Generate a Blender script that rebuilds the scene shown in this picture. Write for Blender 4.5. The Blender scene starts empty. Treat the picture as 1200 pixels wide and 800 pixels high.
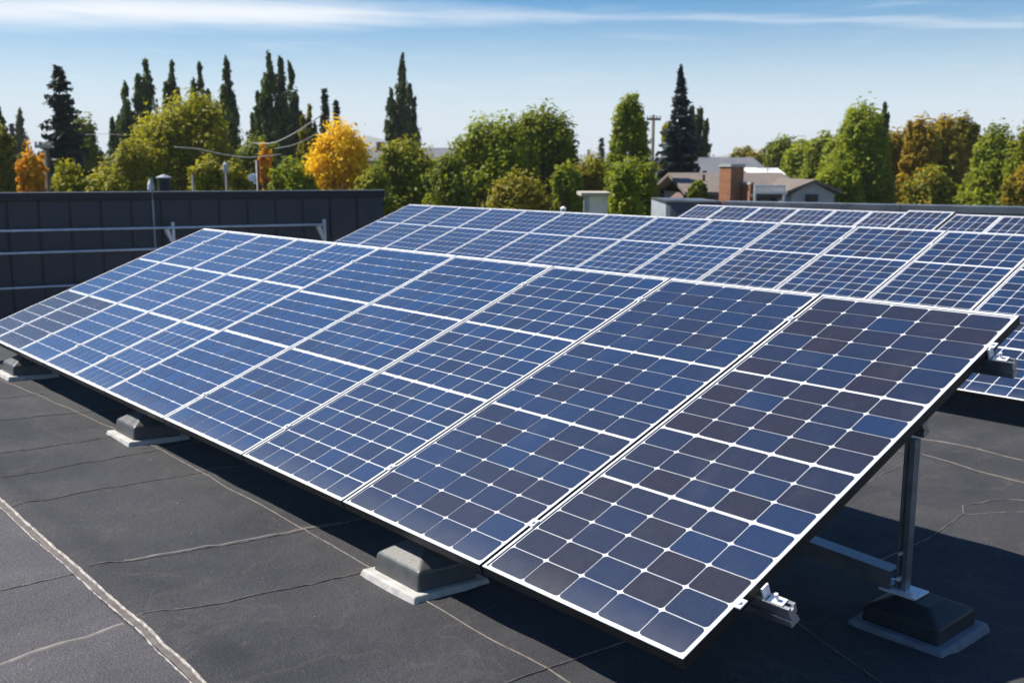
import bpy, math, random
import numpy as np
from mathutils import Matrix, Vector, noise

SC = bpy.context.scene
COL = SC.collection
R = math.radians

# ------------------------------------------------------------------ camera, sky, sun, exposure
ZC = 9.0                                   # camera height above the street; the roof lies about 1.6 m below the camera
FOC, HY = 1182.5, 194.07                   # focal length in photo pixels, horizon row
PIT = math.atan((400 - HY) / FOC)
cam = bpy.data.cameras.new('camera'); camo = bpy.data.objects.new('camera', cam); COL.objects.link(camo)
camo.location = (0, 0, ZC); camo.rotation_euler = (math.pi / 2 - PIT, 0, 0)
cam.sensor_width = 36.0; cam.lens = 36.0 * FOC / 1200.0
cam.clip_start = 0.05; cam.clip_end = 30000
cam.dof.use_dof = True; cam.dof.focus_distance = 4.6; cam.dof.aperture_fstop = 3.6
SC.camera = camo

YAW, TILT = 0.71777, 0.35996
D = Vector((-math.sin(YAW), math.cos(YAW), 0))           # along the rows, away from the camera
H = Vector((math.cos(YAW), math.sin(YAW), 0))            # across the rows, towards the back
B0 = Vector((0.5367, 2.9164, 0))                         # foot of the front row's near lower corner
SUNV = (D * 0.66 - H * 0.38 + Vector((0, 0, 1.0))).normalized()
sun = bpy.data.lights.new('sun', 'SUN'); suno = bpy.data.objects.new('sun', sun); COL.objects.link(suno)
sun.energy = 5.0; sun.angle = R(0.5); sun.color = (1.0, 0.93, 0.82)
suno.location = (-20, 10, 40); suno.rotation_euler = (-SUNV).to_track_quat('-Z', 'Y').to_euler()

SC.view_settings.view_transform = 'Standard'
SC.view_settings.look = 'None'; SC.view_settings.gamma = 1.0; SC.view_settings.use_curve_mapping = False
SC.view_settings.exposure = 0.62
SC.cycles.max_bounces = 8; SC.cycles.volume_bounces = 1
SC.cycles.use_denoising = True


class NT:
    """small helper that writes shader node trees"""
    def __init__(s, tree): s.t = tree; s.n = tree.nodes; s.l = tree.links
    def new(s, kind, **kw):
        n = s.n.new(kind)
        for k, v in kw.items(): setattr(n, k, v)
        return n
    def put(s, sock, v):
        if isinstance(v, bpy.types.NodeSocket): s.l.new(v, sock)
        elif isinstance(v, (tuple, list)): sock.default_value = tuple(v) + ((1.0,) if len(v) == 3 and sock.type == 'RGBA' else ())
        else: sock.default_value = v
    def m(s, op, a, b=0.0, c=0.0, clamp=False):
        n = s.new('ShaderNodeMath', operation=op, use_clamp=clamp)
        s.put(n.inputs[0], a); s.put(n.inputs[1], b); s.put(n.inputs[2], c)
        return n.outputs[0]
    def mix(s, f, a, b, mode='MIX'):
        n = s.new('ShaderNodeMix', data_type='RGBA', blend_type=mode)
        s.put(n.inputs[0], f); s.put(n.inputs[6], a); s.put(n.inputs[7], b)
        return n.outputs[2]
    def step(s, x, a, b):
        n = s.new('ShaderNodeMapRange', interpolation_type='SMOOTHSTEP')
        s.put(n.inputs[0], x); n.inputs[1].default_value = a; n.inputs[2].default_value = b
        return n.outputs[0]
    def noise(s, vec, scale, detail=4, rough=0.55, dist=0.0):
        n = s.new('ShaderNodeTexNoise')
        if vec is not None: s.l.new(vec, n.inputs['Vector'])
        n.inputs['Scale'].default_value = scale; n.inputs['Detail'].default_value = detail
        n.inputs['Roughness'].default_value = rough; n.inputs['Distortion'].default_value = dist
        return n.outputs['Fac']
    def scaled(s, vec, sc):
        n = s.new('ShaderNodeMapping'); s.l.new(vec, n.inputs[0]); n.inputs['Scale'].default_value = sc
        return n.outputs[0]


world = bpy.data.worlds.new('World'); SC.world = world; world.use_nodes = True
w = NT(world.node_tree); w.n.clear()
sky = w.new('ShaderNodeTexSky', sky_type='NISHITA', sun_disc=False)
sky.sun_elevation = math.asin(SUNV.z); sky.sun_rotation = math.atan2(SUNV.x, SUNV.y)
sky.altitude = 300; sky.air_density = 1.0; sky.dust_density = 0.3; sky.ozone_density = 3.0
tc = w.new('ShaderNodeTexCoord')
sep = w.new('ShaderNodeSeparateXYZ'); w.l.new(tc.outputs['Generated'], sep.inputs[0])
az = w.m('MULTIPLY', w.m('ARCTAN2', sep.outputs[0], sep.outputs[1]), 57.2958)
el = w.m('MULTIPLY', w.m('ARCSINE', sep.outputs[2]), 57.2958)
cmb = w.new('ShaderNodeCombineXYZ')
w.put(cmb.inputs[0], w.m('MULTIPLY', az, 0.055)); w.put(cmb.inputs[1], w.m('MULTIPLY_ADD', az, 0.02, w.m('MULTIPLY', el, 0.75)))
cv = cmb.outputs[0]
n1 = w.noise(cv, 2.2, 7, 0.62, 0.35); n2 = w.noise(cv, 0.9, 5, 0.6, 0.2)
# one long cirrus band, wide on the left and thinning to the right
d5 = w.m('ADD', az, 5.0)
elc = w.m('MULTIPLY_ADD', w.m('MULTIPLY', d5, d5), -0.0013, 8.05)
wid = w.m('MULTIPLY_ADD', w.step(az, -14, 8), -0.78, 1.05)
off = w.m('DIVIDE', w.m('ABSOLUTE', w.m('SUBTRACT', w.m('MULTIPLY_ADD', n1, 0.9, el), w.m('ADD', elc, 0.45))), wid)
band = w.m('SUBTRACT', 1.0, w.step(off, -0.1, 1.3))
band = w.m('MULTIPLY', band, w.m('MULTIPLY_ADD', w.step(az, -16, 8), -0.62, 0.95))
band = w.m('MULTIPLY', band, w.step(n2, 0.10, 0.50))
# faint streaks lower down and general thin cirrus above
thin = w.m('MULTIPLY', w.step(n1, 0.5, 0.85), w.m('MULTIPLY', w.step(el, 1.5, 5.0), 0.30))
high = w.m('MULTIPLY', w.step(n2, 0.52, 0.75), w.m('MULTIPLY', w.step(el, 8.5, 14.0), 0.30))
cov = w.m('MAXIMUM', w.m('MAXIMUM', band, thin), high, clamp=True)
hs = w.new('ShaderNodeHueSaturation'); hs.inputs['Hue'].default_value = 0.503; hs.inputs['Saturation'].default_value = 1.75
w.l.new(sky.outputs[0], hs.inputs['Color'])
veil = w.m('MULTIPLY', w.m('SUBTRACT', 1.0, w.step(el, 0.0, 9.6)), 0.90)      # pale moist air low over the horizon
veiled = w.mix(veil, hs.outputs[0], (7.0, 8.0, 9.4))
skyc = w.mix(cov, veiled, (9.6, 9.8, 10.1))
bg = w.new('ShaderNodeBackground'); bg.inputs['Strength'].default_value = 0.070
w.l.new(skyc, bg.inputs[0])
wo = w.new('ShaderNodeOutputWorld'); w.l.new(bg.outputs[0], wo.inputs['Surface'])


# ------------------------------------------------------------------ geometry helpers
def P(s, h, z):                            # row coordinates (along, across, height above the street) to a point
    return B0 + D * s + H * h + Vector((0, 0, z))


G0, GS, GH = -1.77 + ZC, 0.07, 2.2
def roof_z(h): return G0 - GS * min(h, GH)


def px(x, y, dist):                        # the point seen at photo pixel (x, y) at this distance ahead of the camera
    c, s = math.cos(PIT), math.sin(PIT)
    u, v = (x - 600) / FOC, (400 - y) / FOC
    d = Vector((u, c + s * v, -s + c * v))
    d *= dist / d.y
    return Vector((d.x, d.y, d.z + ZC))


def ground_px(x, dist): p = px(x, HY, dist); return Vector((p.x, p.y, 0))


class MB:
    def __init__(s): s.v = []; s.f = []; s.mi = []
    def add(s, vs, fs, mi=0):
        k = len(s.v); s.v += [tuple(p) for p in vs]
        s.f += [tuple(k + i for i in f) for f in fs]; s.mi += [mi] * len(fs)
    def hexa(s, p, mi=0):                  # 8 corners: bottom ring 0-3 (counter-clockwise from above), top ring 4-7
        s.add(p, [(3, 2, 1, 0), (4, 5, 6, 7), (0, 1, 5, 4), (1, 2, 6, 5), (2, 3, 7, 6), (3, 0, 4, 7)], mi)
    def box(s, x0, x1, y0, y1, z0, z1, mi=0):
        s.hexa([(x0, y0, z0), (x1, y0, z0), (x1, y1, z0), (x0, y1, z0), (x0, y0, z1), (x1, y0, z1), (x1, y1, z1), (x0, y1, z1)], mi)
    def tube(s, pts, rad, n=8, mi=0, cap=True):
        pts = [Vector(p) for p in pts]
        rad = rad if isinstance(rad, (list, tuple)) else [rad] * len(pts)
        vs, fs = [], []
        for i, p in enumerate(pts):
            t = (pts[min(i + 1, len(pts) - 1)] - pts[max(i - 1, 0)]).normalized()
            a = t.cross(Vector((0, 0, 1)) if abs(t.z) < 0.9 else Vector((1, 0, 0))).normalized(); b = t.cross(a)
            for j in range(n):
                q = 2 * math.pi * j / n
                vs.append(p + (a * math.cos(q) + b * math.sin(q)) * rad[i])
        for i in range(len(pts) - 1):
            for j in range(n):
                fs.append((i * n + j, i * n + (j + 1) % n, (i + 1) * n + (j + 1) % n, (i + 1) * n + j))
        if cap: fs += [tuple(range(n - 1, -1, -1)), tuple((len(pts) - 1) * n + j for j in range(n))]
        s.add(vs, fs, mi)
    def prism(s, prof, x0, x1, mi=0):      # profile in (y, z) swept along x
        n = len(prof)
        s.add([(x0, a, b) for a, b in prof] + [(x1, a, b) for a, b in prof],
              [tuple(range(n)), tuple(range(2 * n - 1, n - 1, -1))] + [(i, n + i, n + (i + 1) % n, (i + 1) % n) for i in range(n)], mi)
    def build(s, name, mats, parent=None, smooth=False, bevel=0.0, fix=True):
        me = bpy.data.meshes.new(name); me.from_pydata(s.v, [], s.f)
        mats = mats if isinstance(mats, (list, tuple)) else [mats]
        for m_ in mats: me.materials.append(m_)
        me.polygons.foreach_set('material_index', s.mi)
        if smooth: me.polygons.foreach_set('use_smooth', [True] * len(s.f))
        me.update()
        if fix:
            import bmesh
            bm = bmesh.new(); bm.from_mesh(me); bmesh.ops.recalc_face_normals(bm, faces=bm.faces)
            bm.to_mesh(me); bm.free()
        o = bpy.data.objects.new(name, me); COL.objects.link(o)
        if parent is not None: o.parent = parent
        if bevel:
            b = o.modifiers.new('bevel', 'BEVEL'); b.width = bevel; b.segments = 2; b.limit_method = 'ANGLE'; b.angle_limit = R(35)
        return o


def tag(o, label=None, cat=None, group=None, kind=None):
    if label: o['label'] = label
    if cat: o['category'] = cat
    if group: o['group'] = group
    if kind: o['kind'] = kind
    return o


def thing(name, label, cat, mat4=None, loc=None, group=None):
    o = bpy.data.objects.new(name, None); COL.objects.link(o); o.empty_display_size = 0.2
    if mat4 is not None: o.matrix_world = mat4
    if loc is not None: o.location = loc
    return tag(o, label, cat, group)


def frame_at(origin, x, y, z):
    m_ = Matrix((x, y, z)).transposed().to_4x4(); m_.translation = origin
    return m_


# ------------------------------------------------------------------ materials
def mat(name, base, rough=0.6, metal=0.0, spec=0.5, coat=0.0, var=0.0, vscale=4.0, bump=0.0, bscale=40.0):
    m_ = bpy.data.materials.new(name); m_.use_nodes = True
    t = NT(m_.node_tree); b = t.n['Principled BSDF']
    b.inputs['Roughness'].default_value = rough; b.inputs['Metallic'].default_value = metal
    b.inputs['Specular IOR Level'].default_value = spec; b.inputs['Coat Weight'].default_value = coat
    b.inputs['Coat Roughness'].default_value = 0.06
    t.put(b.inputs['Base Color'], base)
    tcn = t.new('ShaderNodeTexCoord')
    if var:
        f = t.step(t.noise(tcn.outputs['Object'], vscale, 6, 0.6), 0.3, 0.7)
        t.put(b.inputs['Base Color'], t.mix(f, tuple(c * (1 - var) for c in base), tuple(min(1, c * (1 + var)) for c in base)))
        t.put(b.inputs['Roughness'], t.m('MULTIPLY_ADD', f, 0.15, rough - 0.07))
    if bump:
        bp = t.new('ShaderNodeBump'); bp.inputs['Strength'].default_value = bump; bp.inputs['Distance'].default_value = 0.01
        t.put(bp.inputs['Height'], t.noise(tcn.outputs['Object'], bscale, 5, 0.6)); t.l.new(bp.outputs[0], b.inputs['Normal'])
    return m_


def cell_material():
    m_ = bpy.data.materials.new('silicon_cells'); m_.use_nodes = True
    t = NT(m_.node_tree); b = t.n['Principled BSDF']
    at = t.new('ShaderNodeAttribute', attribute_name='tone')
    uv = t.new('ShaderNodeUVMap')
    sx = t.new('ShaderNodeSeparateXYZ'); t.l.new(uv.outputs[0], sx.inputs[0])
    fing = t.m('GREATER_THAN', t.m('FRACT', t.m('MULTIPLY', sx.outputs[0], 120.0)), 0.80)
    bus = t.m('GREATER_THAN', t.m('FRACT', t.m('MULTIPLY_ADD', sx.outputs[2], 3.0, 0.49)), 0.984)
    grain = t.noise(t.scaled(uv.outputs[0], (1, 0.2, 1)), 90, 4, 0.7)
    cr = t.new('ShaderNodeValToRGB'); t.put(cr.inputs[0], at.outputs['Fac'])
    e = cr.color_ramp.elements
    e[0].position = 0.0; e[0].color = (0.0150, 0.0095, 0.0180, 1)
    e[1].position = 1.0; e[1].color = (0.003, 0.058, 0.198, 1)
    for p_, c_ in ((0.30, (0.0120, 0.0125, 0.027, 1)), (0.45, (0.006, 0.018, 0.058, 1)), (0.75, (0.003, 0.035, 0.122, 1))):
        q = e.new(p_); q.color = c_
    c0 = t.mix(t.m('MULTIPLY', fing, 0.42), cr.outputs[0], (0.085, 0.10, 0.14))
    c1 = t.mix(t.m('MULTIPLY', t.step(grain, 0.45, 0.8), 0.30), c0, (0.05, 0.07, 0.12))
    du = t.m('MULTIPLY', t.m('SUBTRACT', 1.0, t.step(sx.outputs[1], 0.0, 0.16)), t.m('MULTIPLY', t.noise(uv.outputs[0], 9, 5, 0.7), 0.22))
    du = t.m('ADD', du, t.m('MULTIPLY', t.step(t.noise(t.scaled(uv.outputs[0], (1, 0.35, 1)), 5, 6, 0.7), 0.48, 0.85), 0.09))
    c1 = t.mix(du, c1, (0.26, 0.25, 0.23))
    t.put(b.inputs['Base Color'], c1)
    b.inputs['Roughness'].default_value = 0.45; b.inputs['Specular IOR Level'].default_value = 0.2
    b.inputs['Coat Weight'].default_value = 0.8; b.inputs['Coat Roughness'].default_value = 0.06; b.inputs['Coat IOR'].default_value = 1.33
    return m_


M = {}
M['cells'] = cell_material()
M['backsheet'] = mat('white_backsheet', (0.72, 0.74, 0.78), 0.4, coat=1.0, var=0.05)
M['frame_dark'] = mat('dark_anodised_frame', (0.035, 0.034, 0.035), 0.38, 0.6, var=0.2)
M['alu'] = mat('bright_aluminium', (0.82, 0.83, 0.85), 0.35, 0.25, var=0.05, vscale=9)
M['rail'] = mat('mill_aluminium', (0.50, 0.51, 0.53), 0.38, 0.9, var=0.15, vscale=7)
M['steel'] = mat('galvanised_steel', (0.24, 0.27, 0.30), 0.42, 0.8, var=0.18, vscale=12)
M['block'] = mat('grey_moulded_cap', (0.085, 0.087, 0.088), 0.42, var=0.18, vscale=14, bump=0.12, bscale=90)
M['pad'] = mat('pale_rubber_pad', (0.46, 0.45, 0.42), 0.7, var=0.16, vscale=18, bump=0.3, bscale=60)
M['pad_dark'] = mat('slate_rubber_pad', (0.17, 0.19, 0.22), 0.7, var=0.2, vscale=18, bump=0.3, bscale=60)  # the pale pad again, with the panels' shade put into its colour
M['black'] = mat('black_paint', (0.02, 0.022, 0.025), 0.5, var=0.2)  # black post paint; also rear foot caps, blackened for shade
M['bead'] = mat('seam_sealant', (0.20, 0.17, 0.145), 0.85, var=0.35, vscale=22, bump=0.5, bscale=120)
M['crust'] = mat('dried_white_sealant', (0.44, 0.40, 0.365), 0.9, var=0.35, vscale=30, bump=0.8, bscale=110)
M['lap'] = mat('lap_strip', (0.125, 0.112, 0.105), 0.9, var=0.3, vscale=16, bump=0.4, bscale=120)


def roof_material(name, a, b_):
    m_ = bpy.data.materials.new(name); m_.use_nodes = True
    t = NT(m_.node_tree); b = t.n['Principled BSDF']
    uv = t.new('ShaderNodeUVMap').outputs[0]
    big = t.step(t.noise(uv, 0.9, 7, 0.65, 0.6), 0.36, 0.64)
    streak = t.step(t.noise(t.scaled(uv, (1.0, 0.22, 1)), 3.5, 5, 0.65, 0.6), 0.45, 0.75)
    gran = t.noise(uv, 150, 3, 0.85)
    c = t.mix(big, a, b_)
    c = t.mix(t.m('MULTIPLY', streak, 0.35), c, tuple(x * 1.55 for x in b_))
    dust = t.m('MULTIPLY', t.step(t.noise(uv, 2.4, 7, 0.7, 0.8), 0.60, 0.80), 0.35)
    c = t.mix(dust, c, (0.115, 0.105, 0.095))
    c = t.mix(t.step(gran, 0.30, 0.62), tuple(x * 0.16 for x in a), c, 'MIX')
    c = t.mix(t.m('MULTIPLY', t.step(gran, 0.56, 0.72), 0.55), c, tuple(x * 2.6 for x in b_))
    ring = t.m('ABSOLUTE', t.m('SUBTRACT', t.noise(uv, 1.15, 4, 0.55, 0.3), 0.52))
    c = t.mix(t.m('MULTIPLY', t.m('SUBTRACT', 1.0, t.step(ring, 0.0, 0.014)), 0.22), c, (0.14, 0.13, 0.115))
    spots = t.noise(uv, 55, 4, 0.7)
    c = t.mix(t.m('MULTIPLY_ADD', t.step(spots, 0.35, 0.65), 0.4, 0.6), tuple(x * 0.55 for x in a), c)
    c = t.mix(t.m('MULTIPLY', t.step(t.noise(uv, 230, 2, 0.6), 0.64, 0.72), 0.6), c, (0.19, 0.185, 0.18))
    t.put(b.inputs['Base Color'], c); b.inputs['Roughness'].default_value = 0.85
    b.inputs['Specular IOR Level'].default_value = 0.35
    bp = t.new('ShaderNodeBump'); bp.inputs['Strength'].default_value = 1.0; bp.inputs['Distance'].default_value = 0.006
    t.put(bp.inputs['Height'], t.m('ADD', gran, t.m('MULTIPLY', t.noise(uv, 14, 5, 0.6, 0.5), 1.8)))
    t.l.new(bp.outputs[0], b.inputs['Normal'])
    return m_


M['roof'] = roof_material('granule_membrane', (0.054, 0.056, 0.064), (0.092, 0.092, 0.097))
M['roof_old'] = roof_material('weathered_membrane', (0.115, 0.110, 0.124), (0.160, 0.153, 0.165))

# ------------------------------------------------------------------ the setting: ground, hills, roof
def simple_ground():
    m_ = bpy.data.materials.new('suburb_ground'); m_.use_nodes = True
    t = NT(m_.node_tree); b = t.n['Principled BSDF']
    oc = t.new('ShaderNodeTexCoord').outputs['Object']
    f = t.step(t.noise(oc, 0.05, 6, 0.6), 0.4, 0.6)
    g = t.mix(t.noise(oc, 1.5, 5), (0.04, 0.06, 0.02), (0.09, 0.095, 0.04))
    t.put(b.inputs['Base Color'], t.mix(f, g, (0.10, 0.095, 0.08))); b.inputs['Roughness'].default_value = 0.95
    return m_


mb = MB(); G = 9000
mb.add([(-G, -G, 0), (G, -G, 0), (G, G, 0), (-G, G, 0)], [(0, 1, 2, 3)])
tag(mb.build('ground', simple_ground()), kind='structure')

M['hill'] = mat('wooded_hillside', (0.05, 0.06, 0.045), 0.95, var=0.35, vscale=0.01)
mb = MB(); rows_, cols_ = 10, 140
def hill_h(a):
    v = 0
    for k, (c_, wd, ht) in enumerate(((-7.5, 3.0, 118), (-3, 5.5, 80), (5, 9, 55), (-16, 6, 60), (17, 9, 62), (-27, 8, 60), (28, 8, 60))):
        v = max(v, ht * math.exp(-((a - c_) / wd) ** 2))
    return v + 16 * noise.noise((a * 0.7, 3.3, 0)) + 7 * noise.noise((a * 2.3, 9.3, 0))
vs, fs = [], []
for i in range(cols_ + 1):
    a = -40 + 80 * i / cols_
    for j in range(rows_ + 1):
        r_ = 3600 + 900 * j / rows_
        p_ = math.sin(math.pi * j / rows_) if j < rows_ else 0.0
        hh = max(0.0, hill_h(a)) * p_ * (1 + 0.1 * noise.noise((a * 1.5, j * 0.8, 5))) - (1.0 if j in (0, rows_) else 0)
        vs.append((r_ * math.sin(R(a)), r_ * math.cos(R(a)), hh))
for i in range(cols_):
    for j in range(rows_):
        k = i * (rows_ + 1) + j
        fs.append((k, k + rows_ + 1, k + rows_ + 2, k + 1))
mb.add(vs, fs)
tag(mb.build('hills', M['hill'], smooth=True), kind='structure')

CR = -1.045                                # the old sheet ends at the crusted seam
def crust_h(s): return CR + 0.02 * noise.noise((s * 0.9, 1.7, 0)) + 0.010 * noise.noise((s * 4.1, 5.7, 0))
def roof_bump(s, h):
    if not (-3.2 < s < 9.3 and -4.2 < h < 5.2): return 0.0
    edge = min(1.0, (s + 3.2) / 0.6, (9.3 - s) / 0.6, (h + 4.2) / 0.6, (5.2 - h) / 0.6)
    v = 0.010 * noise.noise((s * 0.9, h * 0.9, 0.3)) + 0.010 * noise.noise((s * 2.3, h * 1.6, 4.3)) + 0.007 * noise.noise((s * 3.2, h * 6.5, 8)) + 0.004 * noise.noise((s * 1.2, h * 11, 15))
    d = h - CR
    if -0.15 < d < 0.5:                    # the upper sheet lifts and buckles along the crusted seam
        amp = 0.012 + 0.034 * max(0, noise.noise((s * 2.6, 2.2, 1.0))) ** 1.0
        v += amp * math.exp(-((d - 0.10) / 0.085) ** 2)
    for s0 in (2.40, 1.78, 0.58, 3.55):    # soft laps across the fall
        q = (s - s0) / 0.05
        if abs(q) < 4 and h > CR: v += 0.004 * math.exp(-q * q)
    for h0, a_ in ((2.55, .006), (3.05, .009), (3.5, .006), (3.95, .008), (4.5, .009), (4.8, .006)):   # wrinkles behind the front row
        q = (h - h0 - 0.08 * noise.noise((s * 1.1, h0, 7))) / 0.06
        if abs(q) < 4: v += a_ * math.exp(-q * q)
    return v * edge


def rz(s, h): return roof_z(h) + roof_bump(s, h)


def axis(parts):
    out = []
    for a, b, st in parts:
        n = max(1, round((b - a) / st)); out += [a + (b - a) * i / n for i in range(n)]
    return out + [parts[-1][1]]


SA = axis([(-14, -3.2, 0.9), (-3.2, 9.3, 0.05), (9.3, 14, 0.47)])
HA = axis([(-9, -4.2, 0.6), (-4.2, -1.3, 0.05), (-1.3, -0.7, 0.025), (-0.7, 5.2, 0.05), (5.2, 18, 0.8)])
idx = {}; vs, fs, mi, uvs = [], [], [], []
def rv(i, j):
    if (i, j) not in idx:
        idx[(i, j)] = len(vs); s, h = SA[i], HA[j]
        vs.append(tuple(P(s, h, rz(s, h)))); uvs.append((s, h))
    return idx[(i, j)]
cells = {}
for i in range(len(SA) - 1):
    for j in range(len(HA) - 1):
        sc_, hc_ = (SA[i] + SA[i + 1]) / 2, (HA[j] + HA[j + 1]) / 2
        if sc_ > 9.3 and hc_ < 4.0: continue
        cells[(i, j)] = 1
        fs.append((rv(i + 1, j), rv(i, j), rv(i, j + 1), rv(i + 1, j + 1))); mi.append(1 if hc_ < CR - 0.02 else 0)
# walls of the building under the roof edge
for (i, j) in list(cells):
    for di, dj, a, b in ((-1, 0, (i, j), (i, j + 1)), (1, 0, (i + 1, j + 1), (i + 1, j)), (0, -1, (i + 1, j), (i, j)), (0, 1, (i, j + 1), (i + 1, j + 1))):
        if (i + di, j + dj) in cells: continue
        p, q = Vector(vs[rv(*a)]), Vector(vs[rv(*b)]); k = len(vs)
        vs += [(p.x, p.y, -0.2), (q.x, q.y, -0.2)]; uvs += [uvs[rv(*a)], uvs[rv(*b)]]
        fs.append((rv(*a), k, k + 1, rv(*b))); mi.append(2)
mb = MB(); mb.add(vs, fs); mb.mi = mi
M['wallgrey'] = mat('grey_render', (0.28, 0.28, 0.27), 0.9, var=0.15)
ro = mb.build('roof', [M['roof'], M['roof_old'], M['wallgrey']], smooth=True)
uvl = ro.data.uv_layers.new(name='UVMap'); li = np.zeros(len(ro.data.loops), dtype=np.int32); ro.data.loops.foreach_get('vertex_index', li)
uvl.data.foreach_set('uv', np.array(uvs, dtype=np.float32)[li].ravel())
tag(ro, kind='structure')

rng = random.Random(5)
def strip(mbx, pts, width, height, wob=0.006, seed=1, step=0.02, side=0.0, jag=0.3):
    """a wobbly raised bead laid on the roof along row coordinates (s, h)"""
    path = []
    for (a, b) in zip(pts[:-1], pts[1:]):
        n = max(2, int(math.dist(a, b) / step))
        for i in range(n): path.append((a[0] + (b[0] - a[0]) * i / n, a[1] + (b[1] - a[1]) * i / n))
    path.append(pts[-1])
    vs, fs = [], []
    for i, (s, h) in enumerate(path):
        a, b = path[max(0, i - 1)], path[min(len(path) - 1, i + 1)]
        L_ = math.dist(a, b) or 1; nx, ny = -(b[1] - a[1]) / L_, (b[0] - a[0]) / L_
        o = wob * (noise.noise((i * step * 2.2, seed * 7.1, 0)) + 0.5 * noise.noise((i * step * 9, seed * 3.1, 2)))
        wd = width * (1 + jag * noise.noise((i * step * 14, seed * 1.3, 4)) + jag * noise.noise((i * step * 38, seed * 2.3, 9)))
        hg = height * (1 + 0.5 * noise.noise((i * step * 20, seed, 6)))
        for u, zz in ((-0.5, -0.002), (-0.2, hg), (0.25, hg * 0.9), (0.5, -0.002)):
            ss, hh = s + nx * (o + side + u * wd), h + ny * (o + side + u * wd)
            vs.append(P(ss, hh, rz(ss, hh) + zz + 0.001))
    for i in range(len(path) - 1):
        for k in range(3): fs.append((i * 4 + k, (i + 1) * 4 + k, (i + 1) * 4 + k + 1, i * 4 + k + 1))
    mbx.add(vs, fs)


crust = [(9.2, -1.0)] + [(7.5 - 0.1 * k, crust_h(7.5 - 0.1 * k)) for k in range(95)]
mb = MB(); strip(mb, crust, 0.012, 0.009, 0.004, 1, 0.008, side=-0.014, jag=0.9)
strip(mb, crust, 0.0035, 0.003, 0.007, 2, 0.008, side=0.019, jag=2.2)
tag(mb.build('roof_seam', M['crust'], smooth=True, fix=False), kind='structure')
mb = MB(); strip(mb, crust, 0.034, 0.003, 0.006, 3, 0.02, jag=0.1)
tag(mb.build('roof_seam_tape', M['lap'], smooth=True, fix=False), kind='structure')
seams = [  # polyline in row coordinates, width
    ([(9, -0.16), (6.73, -0.079), (5.06, 0.035), (4.28, 0.075), (2.42, 0.029), (1.25, -0.012), (0.5, -0.04), (-2, -0.10)], 0.007),
    ([(4.56, -1.03), (4.62, -0.78), (4.77, 0.0), (4.8, 0.6)], 0.006), ([(4.05, -1.03), (4.29, 0.053), (4.4, 0.5)], 0.006),
    ([(3.47, -1.03), (3.50, -0.90), (3.669, 0.164), (3.7, 0.6)], 0.007), ([(2.41, -1.0), (2.40, -0.6), (2.396, 0.334), (2.4, 1.0)], 0.010),
    ([(1.84, -1.02), (1.80, -0.86), (1.765, -0.047), (1.76, 0.2)], 0.008), ([(2.35, -1.8), (2.37, -1.36), (2.39, -1.075)], 0.010),
    ([(0.58, -0.35), (0.58, -0.06), (0.60, 0.6)], 0.006), ([(5.5, -1.0), (5.6, 0.0), (5.62, 0.6)], 0.006), ([(6.3, -1.0), (6.4, 0.0)], 0.006),
    ([(1.16, 2.7), (1.22, 3.40), (1.31, 4.17)], 0.010), ([(0.53, 2.15), (0.51, 2.6), (0.545, 3.1), (0.36, 3.43), (0.2, 3.9), (0.25, 4.6)], 0.010),
    ([(0.545, 3.1), (0.62, 3.25), (0.50, 3.6), (0.1, 3.8), (-0.6, 3.75), (-3.0, 3.85)], 0.009), ([(2.6, 3.85), (1.3, 4.1), (0.6, 3.95), (-0.6, 4.05), (-3.0, 4.0)], 0.009),
    ([(2.6, 4.35), (1.4, 4.5), (0.4, 4.45), (-0.6, 4.6), (-3.0, 4.55)], 0.010), ([(-0.4, 0.8), (0.3, 1.1), (1.6, 1.15), (3.4, 1.1)], 0.007),
    ([(-1.0, 0.6), (-0.9, 2.4)], 0.007), ([(1.5, 0.4), (1.52, 2.0)], 0.006)]
mb = MB()
for k, (pts, wd) in enumerate(seams): strip(mb, pts, wd * 0.62, 0.0030, 0.003, 10 + k, 0.012, jag=0.7)
tag(mb.build('roof_seam_lines', M['bead'], smooth=True, fix=False), kind='structure')
mb = MB()
for k, (pts, wd) in enumerate([([(1.68, -1.8), (1.711, -1.532), (1.795, -1.085)], 0.030), ([(2.425, -0.85), (2.42, 0.25)], 0.016)]): strip(mb, pts, wd * 0.8, 0.003, 0.003, 40 + k, 0.02, jag=0.2)
tag(mb.build('roof_seam_strip', mat('pale_lap', (0.22, 0.20, 0.185), 0.9, var=0.25, vscale=20), smooth=True, fix=False), kind='structure')
# loose grit on the membrane
g_ = random.Random(8); mb = MB()
for k in range(150):
    s_, h_ = g_.uniform(-0.6, 7), g_.uniform(-1.9, 0.1) if k % 4 else g_.uniform(2.6, 5.0)
    q = g_.uniform(0.0012, 0.0038); c_ = P(s_, h_, rz(s_, h_) + q * 0.5); a_ = g_.uniform(0, 3)
    ex, ey = Vector((math.cos(a_), math.sin(a_), 0)) * q * g_.uniform(0.8, 1.8), Vector((-math.sin(a_), math.cos(a_), 0)) * q
    ez = Vector((0, 0, q * 0.9))
    mb.add([c_ + ex, c_ + ey, c_ - ex, c_ - ey, c_ + ez, c_ - ez], [(0, 1, 4), (1, 2, 4), (2, 3, 4), (3, 0, 4), (1, 0, 5), (2, 1, 5), (3, 2, 5), (0, 3, 5)])
tag(mb.build('grit', mat('pale_grit', (0.36, 0.33, 0.30), 0.9, var=0.3, vscale=2)), 'loose pale grit scattered on the roof membrane', kind='stuff')

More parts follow.
